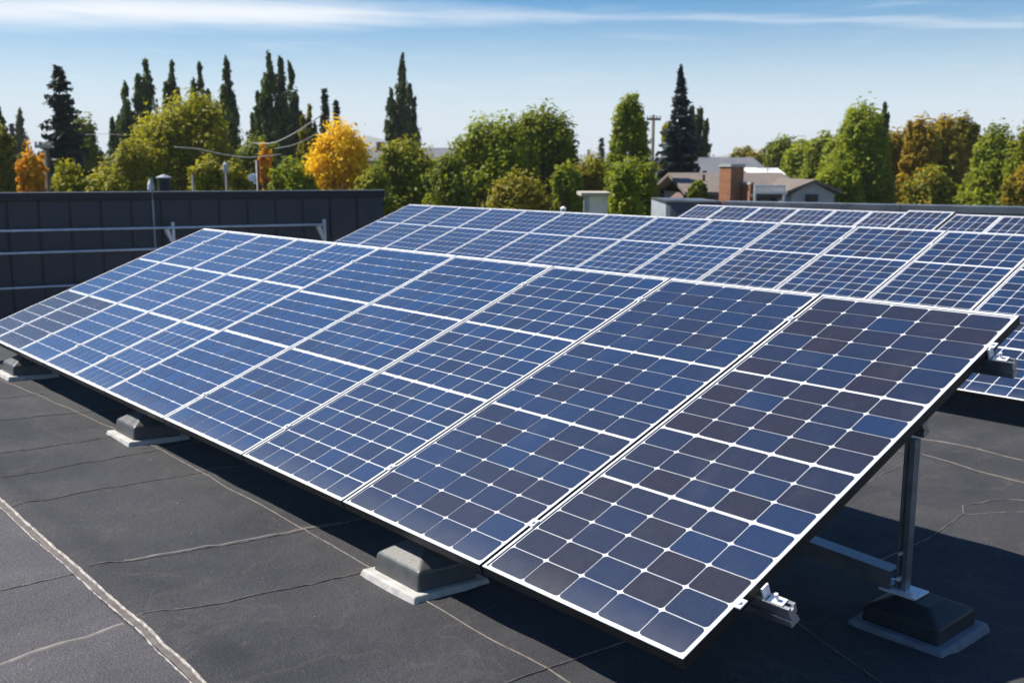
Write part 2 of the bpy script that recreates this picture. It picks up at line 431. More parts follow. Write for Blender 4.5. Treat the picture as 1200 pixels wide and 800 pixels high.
# the lower terrace the screen wall stands on
TZ = ZC - 3.0
mb = MB()
mb.add([P(9.32, -9, TZ), P(9.32, 3.98, TZ), P(14.02, 3.98, TZ), P(14.02, 14, TZ), P(24, 14, TZ), P(24, -9, TZ)], [(5, 4, 3, 2, 1, 0)])
tag(mb.build('terrace', M['roof']), kind='structure')

# ------------------------------------------------------------------ solar rows
UPV = H * math.cos(TILT) + Vector((0, 0, math.sin(TILT)))
NRM = (-D).cross(UPV)
OCT_C = 0


def add_cells(parent, x0, x1, y0, y1, nc, nr, gx, gy, ch, rr, tone):
    vs, fs, tn, uv = [], [], [], []
    cw, chh = (x1 - x0) / nc, (y1 - y0) / nr
    for i in range(nc):
        for j in range(nr):
            a, b = x0 + i * cw + gx / 2, x0 + (i + 1) * cw - gx / 2
            c, d = y0 + j * chh + gy / 2, y0 + (j + 1) * chh - gy / 2
            k = len(vs); q = ch * 0.32; q2 = ch * 0.3
            ring = [(a + ch, c), (b - ch, c), (b - q, c + q), (b, c + ch), (b, d - ch), (b - q, d - q), (b - ch, d), (a + ch, d), (a + q, d - q), (a, d - ch), (a, c + ch), (a + q, c + q)]
            vs += [(x, y, -0.0025) for x, y in ring]; fs.append(tuple(range(k, k + 12)))
            tn.append(min(1, max(0, tone(i, j, rr)))); uv += [(x, y) for x, y in ring]
    me = bpy.data.meshes.new('cell_block'); me.from_pydata(vs, [], fs); me.materials.append(M['cells'])
    at = me.attributes.new('tone', 'FLOAT', 'FACE'); at.data.foreach_set('value', tn)
    u = me.uv_layers.new(name='UVMap'); u.data.foreach_set('uv', np.array(uv, dtype=np.float32).ravel()); me.update()
    o = bpy.data.objects.new('cell_block', me); COL.objects.link(o); o.parent = parent
    return o


def make_panel(sA, sB, h0, z0, L, secs, nc, gap, label, group, rr, chamfer=0.012, toneb=0.5, tones=0.3, gx=0.004, gy=0.005, sec=0.020, lip=0.013, clamps=True, raise_=0.0, margin=0.008, dark_last=False):
    """sA < sB along the row; local x runs from the far side to the near side"""
    org = P(sB - gap / 2, h0, z0) + NRM * raise_
    root = thing('solar_panel', label, 'solar panel', frame_at(org, -D, UPV, NRM), group=group)
    wd = sB - sA - gap
    f = MB(); bar = 0.014; dz = 0.042
    f.box(0, wd, 0, bar, -dz, -0.0015); f.box(0, wd, L - bar, L, -dz, -0.0015)
    f.box(0, bar, bar, L - bar, -dz, -0.0015); f.box(wd - bar, wd, bar, L - bar, -dz, -0.0015)
    f.build('frame', M['frame_dark'], root)
    t = MB()
    t.box(0.001, wd - 0.001, 0.001, lip, -0.0015, 0.001); t.box(0.001, wd - 0.001, L - lip * 1.5, L - 0.001, -0.0015, 0.001)
    t.box(0.001, lip, lip, L - lip * 1.5, -0.0015, 0.001); t.box(wd - lip, wd - 0.001, lip, L - lip * 1.5, -0.0015, 0.001)
    t.build('frame_lip', M['alu'], root)
    b = MB(); b.box(bar, wd - bar, bar, L - bar, -0.010, -0.0045); b.build('backsheet', M['backsheet'], root)
    x0, x1 = lip + margin, wd - lip - margin
    tot = sum(n for n in secs if not isinstance(n, tuple)); y1 = L - lip * 1.5 - margin; ylen = y1 - lip - margin - sec * (len(secs) - 1)
    y = y1
    for b_idx, n in enumerate(secs):
        hgt = ylen * n[0] / sum(q[0] for q in secs) if isinstance(n, tuple) else ylen * n / tot
        nr = n[1] if isinstance(n, tuple) else n
        add_cells(root, x0, x1, y - hgt, y, nc, nr, gx, gy, chamfer, rr,
                  lambda i, j, r_, b=b_idx: (toneb if not (dark_last and b == len(secs) - 1) else 0.12) + max(-1.6, min(1.5, r_.gauss(0, 1))) * tones + (0.14 if nc == 5 and sA < 0.5 and h0 == 0 else 0.08) * noise.noise((i * 0.7 + 9 * sA, (y * 3 + j * 0.4), 2.0)))
        y -= hgt + sec
    if clamps:
        for yy in (L * 0.12, L * 0.88):
            c = MB(); c.box(wd - 0.012, wd + gap + 0.010, yy - 0.022, yy + 0.022, 0.0012, 0.006)
            c.tube([(wd + gap / 2, yy, 0.006), (wd + gap / 2, yy, 0.013)], 0.009, 8)
            c.build('clamp', M['alu'], root)
    return root


ORD = ['nearest', 'second', 'third', 'fourth', 'fifth', 'sixth', 'seventh', 'eighth', 'ninth', 'tenth', 'eleventh', 'twelfth']
L1 = 2.4328; Z1 = ZC - 1.5115
ws = [1, 1, 1, 1.0449, 0.9948, 0.6679, 0.6594, 0.6957, 0.727, 0.584]
rr = random.Random(11); s = 0.0
spec1 = [((6, 4, 3, 5), 5, 0.016, 0.31, 0.115), ((6, 5, 7), 5, 0.014, 0.47, 0.065), ((6, 5, 7), 6, 0.013, 0.58, 0.05), ((6, 5, 7), 6, 0.013, 0.66, 0.07), ((6, 5, 7), 6, 0.012, 0.72, 0.06)]
lab1 = ['solar panel at the near right end of the front row, four banks of dark cells', 'second panel from the near right end of the front row', 'third panel from the near right end of the front row',
        'fourth panel from the near right end of the front row', 'fifth panel from the near end of front row, last wide one', 'first narrow panel beyond the wide ones in the front row',
        'narrow front row panel, sixth from the near end plus one', 'narrow front row panel third from the far left end', 'narrow front row panel next to the far left end', 'solar panel at the far left end of the front row, dark lower corner']
lab1[6] = 'fourth narrow panel from the far left end of the front row'
for k, wdt in enumerate(ws):
    if k < 5: secs, nc, gap, tb, ts = spec1[k]
    else: secs, nc, gap, tb, ts = (5, 5, 6), 5, 0.008, 0.80, 0.05
    far = k >= 5
    p_ = make_panel(s, s + wdt, 0, Z1, L1, secs, nc, gap, lab1[k], 'solar panels of the front row', rr, chamfer=0.013 if k < 2 else 0.010 if k < 3 else 0.008,
               toneb=tb, tones=ts, gx=0.0055 if k < 2 else 0.0078 if k < 5 else 0.011, gy=0.0045 if k < 2 else 0.007, sec=(0.011, 0.013, 0.016, 0.019, 0.022)[k] if not far else 0.024, lip=0.012 if k < 3 else 0.015, margin=0.007 if not far else 0.010, dark_last=k >= 8)
    s += wdt
SEND = s
# second row
L2, H2, Z2 = 2.94, 5.277, roof_z(9) + 0.22
S2 = [12.736, 12.0, 11.25, 10.47, 9.66, 8.82, 7.95, 7.05, 6.14, 5.146, 4.143, 3.12, 2.10, 1.08, 0.06]
for k in range(len(S2) - 1):
    n = len(S2) - 2 - k
    lab = 'solar panel at the far left end of the second row' if k == 0 else '%s panel from the far left end of the second row' % (ORD[k] if k < 12 else ('thirteenth', 'fourteenth')[k - 12])
    secs = ((0.2555, 5), (0.50, 9), (0.2445, 5)) if k < 8 else ((0.2555, 5), (0.50, 10), (0.2445, 5))
    make_panel(S2[k + 1], S2[k], H2, Z2, L2, secs, 6 if k > 3 else 5, 0.008 if k < 7 else 0.018, lab, 'solar panels of the second row', rr, chamfer=0.008,
               toneb=0.62 if k < 9 else 0.48, tones=0.07, gx=0.009, gy=0.009, sec=0.022, lip=0.014, margin=0.010, clamps=k > 8)
# third row
L3, H3, Z3 = 2.745, H2 * 2, roof_z(9) + 0.22
S3 = [10.457, 9.786, 9.0, 8.2, 7.49, 6.83, 6.211, 5.455, 4.737, 4.0, 3.2, 2.4]
for k in range(len(S3) - 1):
    lab = 'solar panel at the far left end of the back row' if k == 0 else '%s panel from the left end of the back row%s' % (ORD[k], ', standing proud of its neighbours' if k == 6 else '')
    make_panel(S3[k + 1], S3[k], H3, Z3, L3, ((0.45, 5), (0.55, 6)), 5, 0.008, lab, 'solar panels of the back row', rr, chamfer=0.008, toneb=0.42, tones=0.07,
               gx=0.011, gy=0.010, sec=0.026, lip=0.017, margin=0.010, clamps=False, raise_=0.035 if k == 6 else 0.0)

# mounting rails: slotted aluminium extrusions under the panels
def rail_profile(hh=0.075, ww=0.042):
    a = ww / 2
    return [(-a, -hh), (a * 1.25, -hh), (a * 1.25, -hh + 0.006), (a, -hh + 0.010), (a, -hh * 0.66), (a * 0.45, -hh * 0.62), (a * 0.45, -hh * 0.50), (a, -hh * 0.46), (a, -hh * 0.1), (a * 1.0, 0),
            (a * 0.35, 0), (a * 0.35, -0.014), (-a * 0.35, -0.014), (-a * 0.35, 0), (-a, 0), (-a, -hh * 0.46), (-a * 0.45, -hh * 0.50), (-a * 0.45, -hh * 0.62), (-a, -hh * 0.66)]
def make_rail(s0, s1, h0, z0, t, label, group, clip=True):
    org = P(s1, h0, z0) + UPV * t - NRM * 0.0425
    root = thing('mounting_rail', label, 'rail', frame_at(org, -D, UPV, NRM), group=group)
    r_ = MB(); r_.prism(rail_profile(), 0, s1 - s0); r_.build('extrusion', M['rail'], root)
    if clip:
        c = MB(); e = s1 - s0 - 0.055
        c.box(e - 0.03, e + 0.03, -0.018, 0.018, 0.0005, 0.005); c.box(e - 0.045, e - 0.038, -0.018, 0.018, 0.0005, 0.046)
        c.tube([(e, 0, 0.005), (e, 0, 0.030)], 0.007, 8); c.build('end_clamp', M['alu'], root)
    return root
make_rail(-0.12, SEND - 0.05, 0, Z1, L1 * (1 - 0.835), 'lower aluminium rail poking out under the near end of the front row', 'rails under the front row')
make_rail(-0.10, SEND - 0.05, 0, Z1, L1 * (1 - 0.13), 'upper aluminium rail poking out near the front row top corner', 'rails under the front row')
HP = 1.475; TP = HP / math.cos(TILT)
make_rail(0.02, SEND - 0.05, 0, Z1, TP, 'middle rail resting on the tall posts of the front row', 'rails under the front row', clip=False)
for t_, lab in ((0.55, 'lower rail under the second row of panels'), (2.35, 'upper rail under the second row of panels')):
    make_rail(0.1, 12.6, H2, Z2, t_, lab, 'rails under the second row', clip=False)
for t_, lab in ((0.5, 'lower rail under the back row of panels'), (2.2, 'upper rail under the back row of panels')):
    make_rail(2.5, 10.3, H3, Z3, t_, lab, 'rails under the back row', clip=False)

# roof feet: a pale pad with a hipped grey cap
def foot_parts(root, pw=0.417, pd=0.42, padm='pad', capm='block', top=(0.108, 0.195, 0.040, 0.028)):
    m = MB(); a, b = pw / 2, pd / 2
    m.hexa([(-a, -b, -0.012), (a, -b, -0.012), (a, b, -0.012), (-a, b, -0.012), (-a + .012, -b + .012, 0.028), (a - .012, -b + .012, 0.028), (a - .012, b - .012, 0.028), (-a + .012, b - .012, 0.028)])
    m.build('pad', M[padm], root, bevel=0.008)
    m = MB(); a, b = 0.165, 0.160; z0, z1, z2 = 0.026, top[0], top[1]
    rings = [(a, b, z0), (a - 0.008, b - 0.008, z1), (top[2], top[3], z2)]
    vs = []
    for x, y, z in rings: vs += [(-x, -y, z), (x, -y, z), (x, y, z), (-x, y, z)]
    fs = [(3, 2, 1, 0), (8, 9, 10, 11)]
    for r_ in range(2):
        for j in range(4): fs.append((r_ * 4 + j, r_ * 4 + (j + 1) % 4, r_ * 4 + 4 + (j + 1) % 4, r_ * 4 + 4 + j))
    m.add(vs, fs); m.build('cap', M[capm], root, bevel=0.010)
def roof_frame(s, h):
    sl = GS if h < GH else 0.0
    hv = (H - Vector((0, 0, sl))).normalized(); up = (-D).cross(hv)
    return frame_at(P(s, h, rz(s, h)), -D, hv, up)
def under(h): return Z1 + h * math.tan(TILT) - 0.042 / math.cos(TILT)
flab = ['grey capped roof foot nearest the camera, below the front row', 'grey capped roof foot midway along the front row edge', 'grey capped roof foot at the far left of the front row']
for (s_, lab) in zip((1.55, 4.66, 7.33), flab):
    root = thing('roof_foot', lab, 'roof foot', roof_frame(s_, 0.135), group='roof feet along the low edge of the front row')
    foot_parts(root)
    m = MB(); zt = under(0.16) - rz(s_, 0.16) - 0.005
    m.box(-0.02, 0.02, 0.01, 0.05, 0.19, zt); m.build('stub_post', M['steel'], root)
plab = ['tall steel post on a dark capped foot at the near end of the front row', 'second tall post under the front row, hidden in its shadow', 'third tall post under the front row, hidden in its shadow', 'last tall post under the far end of the front row']
for k, (s_, lab) in enumerate(zip((-0.02, 2.9, 5.8, 8.2), plab)):
    root = thing('support_post', lab, 'post', frame_at(P(s_, HP, rz(s_, HP)), -D, H, Vector((0, 0, 1))), group='tall posts under the front row')
    foot_parts(root, padm='pad_dark', capm='black', top=(0.092, 0.132, 0.075, 0.070))  # pad and cap carry the row's shade as darker colour
    px_ = -0.075 if k == 0 else 0.0
    m = MB(); m.box(px_ - 0.075, px_ + 0.085, -0.06, 0.06, 0.134, 0.143); m.build('foot_plate', M['alu'], root, bevel=0.002)
    zt = Z1 + HP * math.tan(TILT) - (0.0425 + 0.075) / math.cos(TILT) - rz(s_, HP) + 0.004
    m = MB(); a = 0.022                    # C-channel post with a slot and folded lips
    prof = [(-a, -a), (a, -a), (a, -a * 0.55), (a * 0.86, -a * 0.55), (a * 0.86, -a * 0.86), (a * 0.12, -a * 0.86), (a * 0.12, a * 0.86), (a * 0.86, a * 0.86), (a * 0.86, a * 0.55), (a, a * 0.55), (a, a), (-a, a)]
    prof2 = [(-a, -a), (-a * 0.35, -a), (-a * 0.35, -a * 0.55), (-a * 0.62, -a * 0.35), (a * 0.0, -a * 0.2), (a * 0.25, -a * 0.35), (a * 0.25, -a), (a, -a), (a, a), (-a, a)]
    n = len(prof2)
    m.add([(px_ + x, y, 0.143) for x, y in prof2] + [(px_ + x, y, zt) for x, y in prof2], [tuple(range(n - 1, -1, -1)), tuple(range(n, 2 * n))] + [(i, (i + 1) % n, n + (i + 1) % n, n + i) for i in range(n)])
    m.build('upright', M['steel'], root)
    m = MB(); m.tube([(px_ - 0.006, -a - 0.012, 0.19), (px_ - 0.006, -a + 0.02, 0.19)], 0.009, 8); m.tube([(px_ - 0.006, -a - 0.012, 0.30), (px_ - 0.006, -a + 0.02, 0.30)], 0.007, 8)
    m.tube([(px_ - 0.055, 0.03, 0.143), (px_ - 0.055, 0.03, 0.159)], 0.011, 6); m.tube([(px_ + 0.06, -0.04, 0.143), (px_ + 0.06, -0.04, 0.159)], 0.011, 6)
    m.build('bolt', M['alu'], root)
    if k == 0:
        m = MB(); x0, x1 = px_ - 0.03, -2.7    # long channel running back along the row from the foot
        def q(x, f): return 0.152 + (x0 - x) * 0.045
        for (y0, y1, za, zb) in ((-0.052, -0.044, -0.005, 0.070), (-0.044, 0.03, 0.062, 0.070), (-0.044, 0.03, -0.005, 0.003)):
            m.hexa([(x1, y0, q(x1, 0) + za), (x0, y0, q(x0, 0) + za), (x0, y1, q(x0, 0) + za), (x1, y1, q(x1, 0) + za), (x1, y0, q(x1, 0) + zb), (x0, y0, q(x0, 0) + zb), (x0, y1, q(x0, 0) + zb), (x1, y1, q(x1, 0) + zb)])
        m.build('brace', M['steel'], root)
# low feet and short posts under the two rows behind
for nm, HH, ZZ, ss, what in (('second', H2, Z2, (2.2, 5.4, 8.6, 11.6), 'second row'), ('back', H3, Z3, (4.0, 7.0, 9.6), 'back row')):
    for s_ in ss:
        for dh, t_ in ((0.55, 0.55), (2.35, 2.35)) if nm == 'second' else ((0.5, 0.5), (2.2, 2.2)):
            hh = HH + dh * math.cos(TILT)
            root = thing('support_post', 'steel post standing under the %s of panels, out of sight behind it' % what, 'post', loc=P(s_, hh, roof_z(9)), group='posts under the %s' % what)
            m = MB(); zt = ZZ + dh * math.sin(TILT) - (0.0425 + 0.075) / math.cos(TILT) - roof_z(9) + 0.003
            m.box(-0.10, 0.10, -0.10, 0.10, -0.005, 0.03); m.build('pad', M['pad'], root)
            m = MB(); m.box(-0.022, 0.022, -0.022, 0.022, 0.03, zt); m.build('upright', M['steel'], root)

# ------------------------------------------------------------------ screen wall on the left with its rails and vent
M['cladding'] = mat('navy_steel_cladding', (0.036, 0.044, 0.058), 0.5, 0.2, var=0.12, vscale=2.5)
M['cladding_cap'] = mat('navy_cap_flashing', (0.007, 0.010, 0.018), 0.45, 0.2, var=0.1)
M['galv'] = mat('galvanised_tube', (0.50, 0.55, 0.62), 0.35, 0.7, var=0.12, vscale=6)
FR = px(448, HY, 20.5); FL = px(0, HY, 18.4)
fx = (FR - FL); fx.z = 0; fx.normalize(); fy = Vector((-fx.y, fx.x, 0)); FT = ZC - 0.482
fl0 = FL - fx * 9.0; flen = (FR - fl0).length
root = thing('screen_wall', 'dark navy steel clad screen wall left of the panels', 'wall', frame_at(Vector((fl0.x, fl0.y, TZ)), fx, fy, Vector((0, 0, 1))))
ht = FT - TZ
m = MB(); x = flen; pan = 0.53
while x > 0.1:                              # standing seam sheets, each with shallow ribs
    x0 = max(0, x - pan)
    m.box(x0 + 0.012, x - 0.012, 0.0, 0.12, 0.0, ht - 0.15)
    for q in (0.18, 0.36): m.box(x0 + q - 0.012, x0 + q + 0.012, -0.006, 0.0, 0.02, ht - 0.15)
    x = x0
m.build('cladding', M['cladding'], root)
m = MB(); x = flen - pan
while x > 0.1: m.box(x - 0.0115, x + 0.0115, -0.030, 0.12, 0.0, ht - 0.15); x -= pan
m.build('seam', M['cladding_cap'], root)
m = MB(); m.box(0, flen + 0.03, -0.07, 0.19, ht - 0.15, ht - 0.012); m.build('cap_flashing', M['cladding_cap'], root, bevel=0.006)
m = MB(); m.box(0, flen + 0.04, -0.085, 0.20, ht - 0.012, ht); m.build('cap_edge', mat('cap_edge', (0.16, 0.17, 0.19), 0.4, 0.5), root)
m = MB(); m.box(0, flen, -0.06, -0.001, 0.0, 0.22); m.build('base_trim', M['cladding_cap'], root)
def fpt(xp, y, back):                       # a point over photo pixel (xp, y) on a plane parallel to the wall, this far in front of it
    o = FL - fy * back; n_ = fy
    d_ = px(xp, y, 10) - Vector((0, 0, ZC)); t_ = (Vector((o.x, o.y, 0))).dot(n_) / Vector((d_.x, d_.y, 0)).dot(n_)
    return Vector((0, 0, ZC)) + d_ * t_
root = thing('guard_rail', 'pale galvanised pipe rail fixed along the navy screen wall', 'guard rail', loc=fpt(380, 330, 0.35))
rp = Vector(root.location)
def rel(p): return p - rp
a0, a1 = fpt(0, 271.0, 0.35), fpt(380, 263.0, 0.35); a0 = a0 + (a0 - a1) * 0.7
m = MB(); m.tube([rel(a0), rel(a1)], 0.026, 10); m.build('top_pipe', M['galv'], root, smooth=True)
b0, b1 = fpt(0, 297.5, 0.35), fpt(203, 291.2, 0.35); b0 = b0 + (b0 - b1) * 1.2; b1 = b1 + (b1 - b0) * 0.35
m = MB(); m.tube([rel(b0), rel(b1)], 0.026, 10); m.build('middle_pipe', M['galv'], root, smooth=True)
c0_, c1_ = fpt(0, 338.5, 0.35), fpt(95, 334.0, 0.35); c0_ = c0_ + (c0_ - c1_) * 3; c1_ = c1_ + (c1_ - c0_) * 0.6
m = MB(); m.tube([rel(c0_), rel(c1_)], 0.022, 10); m.build('low_pipe', M['galv'], root, smooth=True)
for xp, yp in ((203, 266.7), (380, 263)):
    p_ = fpt(xp, yp, 0.33)
    m = MB(); top = p_ + Vector((0, 0, 0.10)); bot = Vector((p_.x, p_.y, TZ))
    m.tube([rel(bot), rel(top)], 0.035, 8)
    w_ = p_ + fy * 0.34
    m.tube([rel(p_), rel(w_)], 0.02, 6)
    m.build('post', M['galv'], root)
    m = MB(); k0 = p_ - fx * 0.07 - Vector((0, 0, 0.02)); m.tube([rel(p_ - fx * 0.12 + Vector((0, 0, -0.03))), rel(p_ - fx * 0.02 + Vector((0, 0, -0.30)))], [0.055, 0.03], 8)
    m.build('brace', mat('bracket_pale', (0.62, 0.64, 0.66), 0.4, 0.5), root)
# vent stack behind the wall and the slim conduit up its face
p_ = px(193, 224, 19.75)
root = thing('vent_pipe', 'dark roof vent with a conical cap poking above the screen wall', 'vent', loc=(p_.x, p_.y, TZ))
zt = px(193, 209, 19.75).z - TZ
m = MB(); m.tube([(0, 0, 0), (0, 0, zt)], [0.135, 0.115], 20); m.build('pipe', M['cladding_cap'], root, smooth=False)
m = MB(); m.tube([(0, 0, zt), (0, 0, zt + 0.02), (0, 0, zt + 0.075)], [0.15, 0.15, 0.02], 20); m.build('cap', mat('vent_cap', (0.30, 0.31, 0.33), 0.5, 0.4), root)
p0 = fpt(186, 208.5, 0.05); p1 = fpt(186, 350, 0.05)
root = thing('conduit', 'thin grey conduit rising up the wall beside the vent', 'conduit', loc=(p1.x, p1.y, TZ))
m = MB(); m.tube([(0, 0, 0), (0, 0, p0.z - TZ)], 0.022, 8); m.build('pipe', mat('conduit_grey', (0.22, 0.25, 0.30), 0.4, 0.4), root)

# ------------------------------------------------------------------ parapet and plant box at the back right
M['coping'] = mat('grey_metal_coping', (0.20, 0.21, 0.22), 0.32, 0.6, var=0.2, vscale=1.5)
M['palewall'] = mat('weathered_pale_wall', (0.34, 0.33, 0.31), 0.9, var=0.35, vscale=3.0)
M['unit'] = mat('grey_unit_paint', (0.40, 0.44, 0.46), 0.5, 0.1, var=0.08)
M['unit_dark'] = mat('dark_slate_paint', (0.06, 0.075, 0.095), 0.5, 0.1, var=0.1)  # parapet brackets, and the box front darkened for shade
PL = px(787, HY, 20.4); PR = px(1200, HY, 17.05); pxv = (PR - PL); pxv.z = 0; pxv.normalize(); pyv = Vector((-pxv.y, pxv.x, 0))
PZ = ZC - 0.683; RB = roof_z(9); ph = PZ - RB
root = thing('parapet', 'low parapet wall with grey metal coping behind the back row', 'parapet', frame_at(Vector((PL.x, PL.y, RB)), pxv, pyv, Vector((0, 0, 1))))
xs_ = 1.10
m = MB(); m.box(xs_, 18, 0.03, 0.32, -0.05, ph - 0.12); m.build('wall', M['palewall'], root)
m = MB(); m.box(xs_, 4.4, -0.02, 0.37, ph - 0.13, ph); m.box(4.406, 9.5, -0.02, 0.37, ph - 0.13, ph); m.box(9.506, 18, -0.02, 0.37, ph - 0.13, ph)
m.build('coping', M['coping'], root, bevel=0.012)
m = MB()
for q in (1.9, 2.7, 3.4, 5.2, 6.6, 7.9): m.box(q, q + 0.05, -0.012, 0.028, 0.0, ph - 0.14)
m.build('bracket', M['unit_dark'], root)
root = thing('plant_box', 'slate grey equipment box with a pale left side at the parapet end', 'equipment box', frame_at(Vector((PL.x, PL.y, RB)), pxv, pyv, Vector((0, 0, 1))))
lx = (px(765, HY, 22.0) - PL); lx.z = 0; u_, v_ = lx.dot(pxv), lx.dot(pyv)
m = MB(); e = 0.012
m.hexa([(0, 0, 0), (xs_ - .01, 0, 0), (xs_ - .01 + u_, v_, 0), (u_, v_, 0), (0, 0, ph - 0.035), (xs_ - .01, 0, ph - 0.035), (xs_ - .01 + u_, v_, ph - 0.035), (u_, v_, ph - 0.035)])
m.build('casing', M['unit_dark'], root)  # shade of the front is put into the casing colour
m = MB(); m.hexa([(-.012, 0.02, 0), (-.002, 0.02, 0), (u_ - .002, v_, 0), (u_ - .012, v_, 0), (-.012, .02, ph - .04), (-.002, .02, ph - .04), (u_ - .002, v_, ph - .04), (u_ - .012, v_, ph - .04)])
m.build('side_panel', M['unit'], root)  # thin sheet giving the left side its lit tone
m = MB(); m.hexa([(-.04, -.04, ph - .033), (xs_ - .012, -.04, ph - .033), (xs_ - .012 + u_, v_ + .03, ph - .033), (u_ - .04, v_ + .03, ph - .033), (-.04, -.04, ph + .004), (xs_ - .012, -.04, ph + .004), (xs_ - .012 + u_, v_ + .03, ph + .004), (u_ - .04, v_ + .03, ph + .004)])
m.build('lid', M['coping'], root)
# small pale cap on the top edge of the second row
p_ = px(661, 246.6, 15.2)
root = thing('vent_stub', 'small white knob standing just behind the second row top edge', 'vent', loc=(p_.x, p_.y + 0.25, RB))
m = MB(); zz = p_.z - RB
m.tube([(0, 0, -0.03), (0, 0, zz - .03)], 0.022, 8); m.build('pipe', M['unit'], root)
m = MB(); m.tube([(0, 0, zz - .035), (0, 0, zz + .02), (0, 0, zz + .05)], [0.04, 0.05, 0.015], 10); m.build('cap', mat('white_cap', (0.8, 0.8, 0.78), 0.5), root)

# ------------------------------------------------------------------ houses, poles and wires beyond the roof
M['shingle'] = mat('brown_shingles', (0.165, 0.135, 0.115), 0.9, var=0.2, vscale=3.0, bump=0.4, bscale=9)
M['greyroof'] = mat('grey_roofing', (0.13, 0.138, 0.155), 0.85, var=0.15, vscale=0.8)
M['siding'] = mat('pale_siding', (0.42, 0.41, 0.40), 0.8, var=0.1)
M['white'] = mat('white_paint', (0.78, 0.78, 0.76), 0.6, var=0.05)
M['pinkwall'] = mat('faded_rose_siding', (0.26, 0.17, 0.16), 0.85, var=0.15)
M['glass'] = mat('dark_window_glass', (0.02, 0.025, 0.03), 0.08, spec=0.6)
M['dark'] = mat('dark_shade_wall', (0.06, 0.05, 0.045), 0.85, var=0.2)  # one dark brown for deck, gutter and vent pipe
def brick():
    m_ = bpy.data.materials.new('orange_brick'); m_.use_nodes = True
    t = NT(m_.node_tree); b = t.n['Principled BSDF']
    oc = t.new('ShaderNodeTexCoord').outputs['Object']
    sp = t.new('ShaderNodeSeparateXYZ'); t.l.new(oc, sp.inputs[0])
    cb = t.new('ShaderNodeCombineXYZ'); t.put(cb.inputs[0], t.m('ADD', sp.outputs[0], sp.outputs[1])); t.put(cb.inputs[1], sp.outputs[2])
    bt = t.new('ShaderNodeTexBrick'); t.l.new(cb.outputs[0], bt.inputs['Vector'])
    bt.inputs['Color1'].default_value = (0.36, 0.13, 0.05, 1); bt.inputs['Color2'].default_value = (0.26, 0.09, 0.04, 1); bt.inputs['Mortar'].default_value = (0.30, 0.25, 0.2, 1)
    bt.inputs['Scale'].default_value = 4.0; bt.inputs['Mortar Size'].default_value = 0.02; bt.inputs['Brick Width'].default_value = 0.9; bt.inputs['Row Height'].default_value = 0.3
    t.l.new(bt.outputs[0], b.inputs['Base Color']); b.inputs['Roughness'].default_value = 0.9
    return m_
M['brick'] = brick()


def zpx(y, d): return (HY - y) / FOC * d + ZC
def xpx(x, d): return (x - 600) / FOC * d


def gable(mb_, x0, x1, y0, y1, ze, zr, over=0.35, th=0.15, axis='x'):
    """two roof slabs, ridge along x or y"""
    if axis == 'x':
        ym = (y0 + y1) / 2
        for a, b in (((y0 - over), ym), ((y1 + over), ym)):
            q = [(x0 - over, a, ze), (x1 + over, a, ze), (x1 + over, b, zr), (x0 - over, b, zr)]
            mb_.hexa([(p[0], p[1], p[2]) for p in q] + [(p[0], p[1], p[2] + th) for p in q])
    else:
        xm = (x0 + x1) / 2
        for a, b in (((x0 - over), xm), ((x1 + over), xm)):
            q = [(a, y0 - over, ze), (a, y1 + over, ze), (b, y1 + over, zr), (b, y0 - over, zr)]
            mb_.hexa([(p[0], p[1], p[2]) for p in q] + [(p[0], p[1], p[2] + th) for p in q])


# brown roofed brick house behind the parapet
hd = 44.0; ox, oy = xpx(880, hd), hd
root = thing('brick_house', 'brown roofed house with square brick chimney block and white railing', 'house', loc=(ox, oy, 0))
def X(x, d=hd): return xpx(x, d) - ox
m = MB(); ze, zr = zpx(228, hd), zpx(206, hd + 4)
m.box(X(812), X(958), 0, 9, 0, ze); m.build('wall', M['pinkwall'], root)
m = MB(); gable(m, X(812), X(930), 0, 9, ze, zr + 0.0, 0.5); m.build('roof', M['shingle'], root)
m = MB(); gx0, gx1 = X(905), X(952)
zg = zpx(213, hd - 2)
m.box(gx0, gx1, -2.6, 0.0, 0, zpx(226, hd - 2)); 
m.add([(gx0, -2.6, zpx(226, hd - 2)), (gx1, -2.6, zpx(226, hd - 2)), ((gx0 + gx1) / 2, -2.6, zg)], [(0, 1, 2)]); m.build('gable_wall', M['siding'], root)
m = MB(); gable(m, gx0, gx1, -2.6, 3, zpx(226, hd - 2), zg, 0.25, 0.12, 'y'); m.build('gable_roof', M['shingle'], root)
m = MB(); m.box(X(941), X(953), 0.5, 1.1, 0, zpx(211, hd)); m.box(X(940), X(954), 0.46, 1.14, zpx(211, hd), zpx(210, hd)); m.build('chimney', M['brick'], root)
m = MB(); m.box(X(953.5), X(961), -0.5, 3.0, 0, zpx(215, hd)); m.build('brick_wall', M['brick'], root)
# the square brick block, seen corner on
def corner_block(xl, xc, xr, ytop, d, nm):
    c_ = Vector((xpx(xc, d) - ox, d - oy, 0)); l_ = Vector((xpx(xl, d + 0.6) - ox, d + 0.6 - oy, 0)); r_ = Vector((xpx(xr, d + 0.35) - ox, d + 0.35 - oy, 0)); b_ = l_ + r_ - c_
    zt = zpx(ytop, d); m = MB(); q = [l_, c_, r_, b_]
    m.hexa([(p.x, p.y, 0) for p in q] + [(p.x, p.y, zt) for p in q]); o = m.build(nm, M['brick'], root)
    m = MB(); cen = (l_ + r_) / 2; q = [cen + (p - cen) * 1.12 for p in q]
    m.hexa([(p.x, p.y, zt + .005) for p in q] + [(p.x, p.y, zt + 0.10) for p in q]); m.build('coping', M['siding'], o)
corner_block(840, 853, 868, 195.5, 40.0, 'chimney_block')
corner_block(867, 876, 880, 216, 39.6, 'low_block')
m = MB(); d_ = 39.0
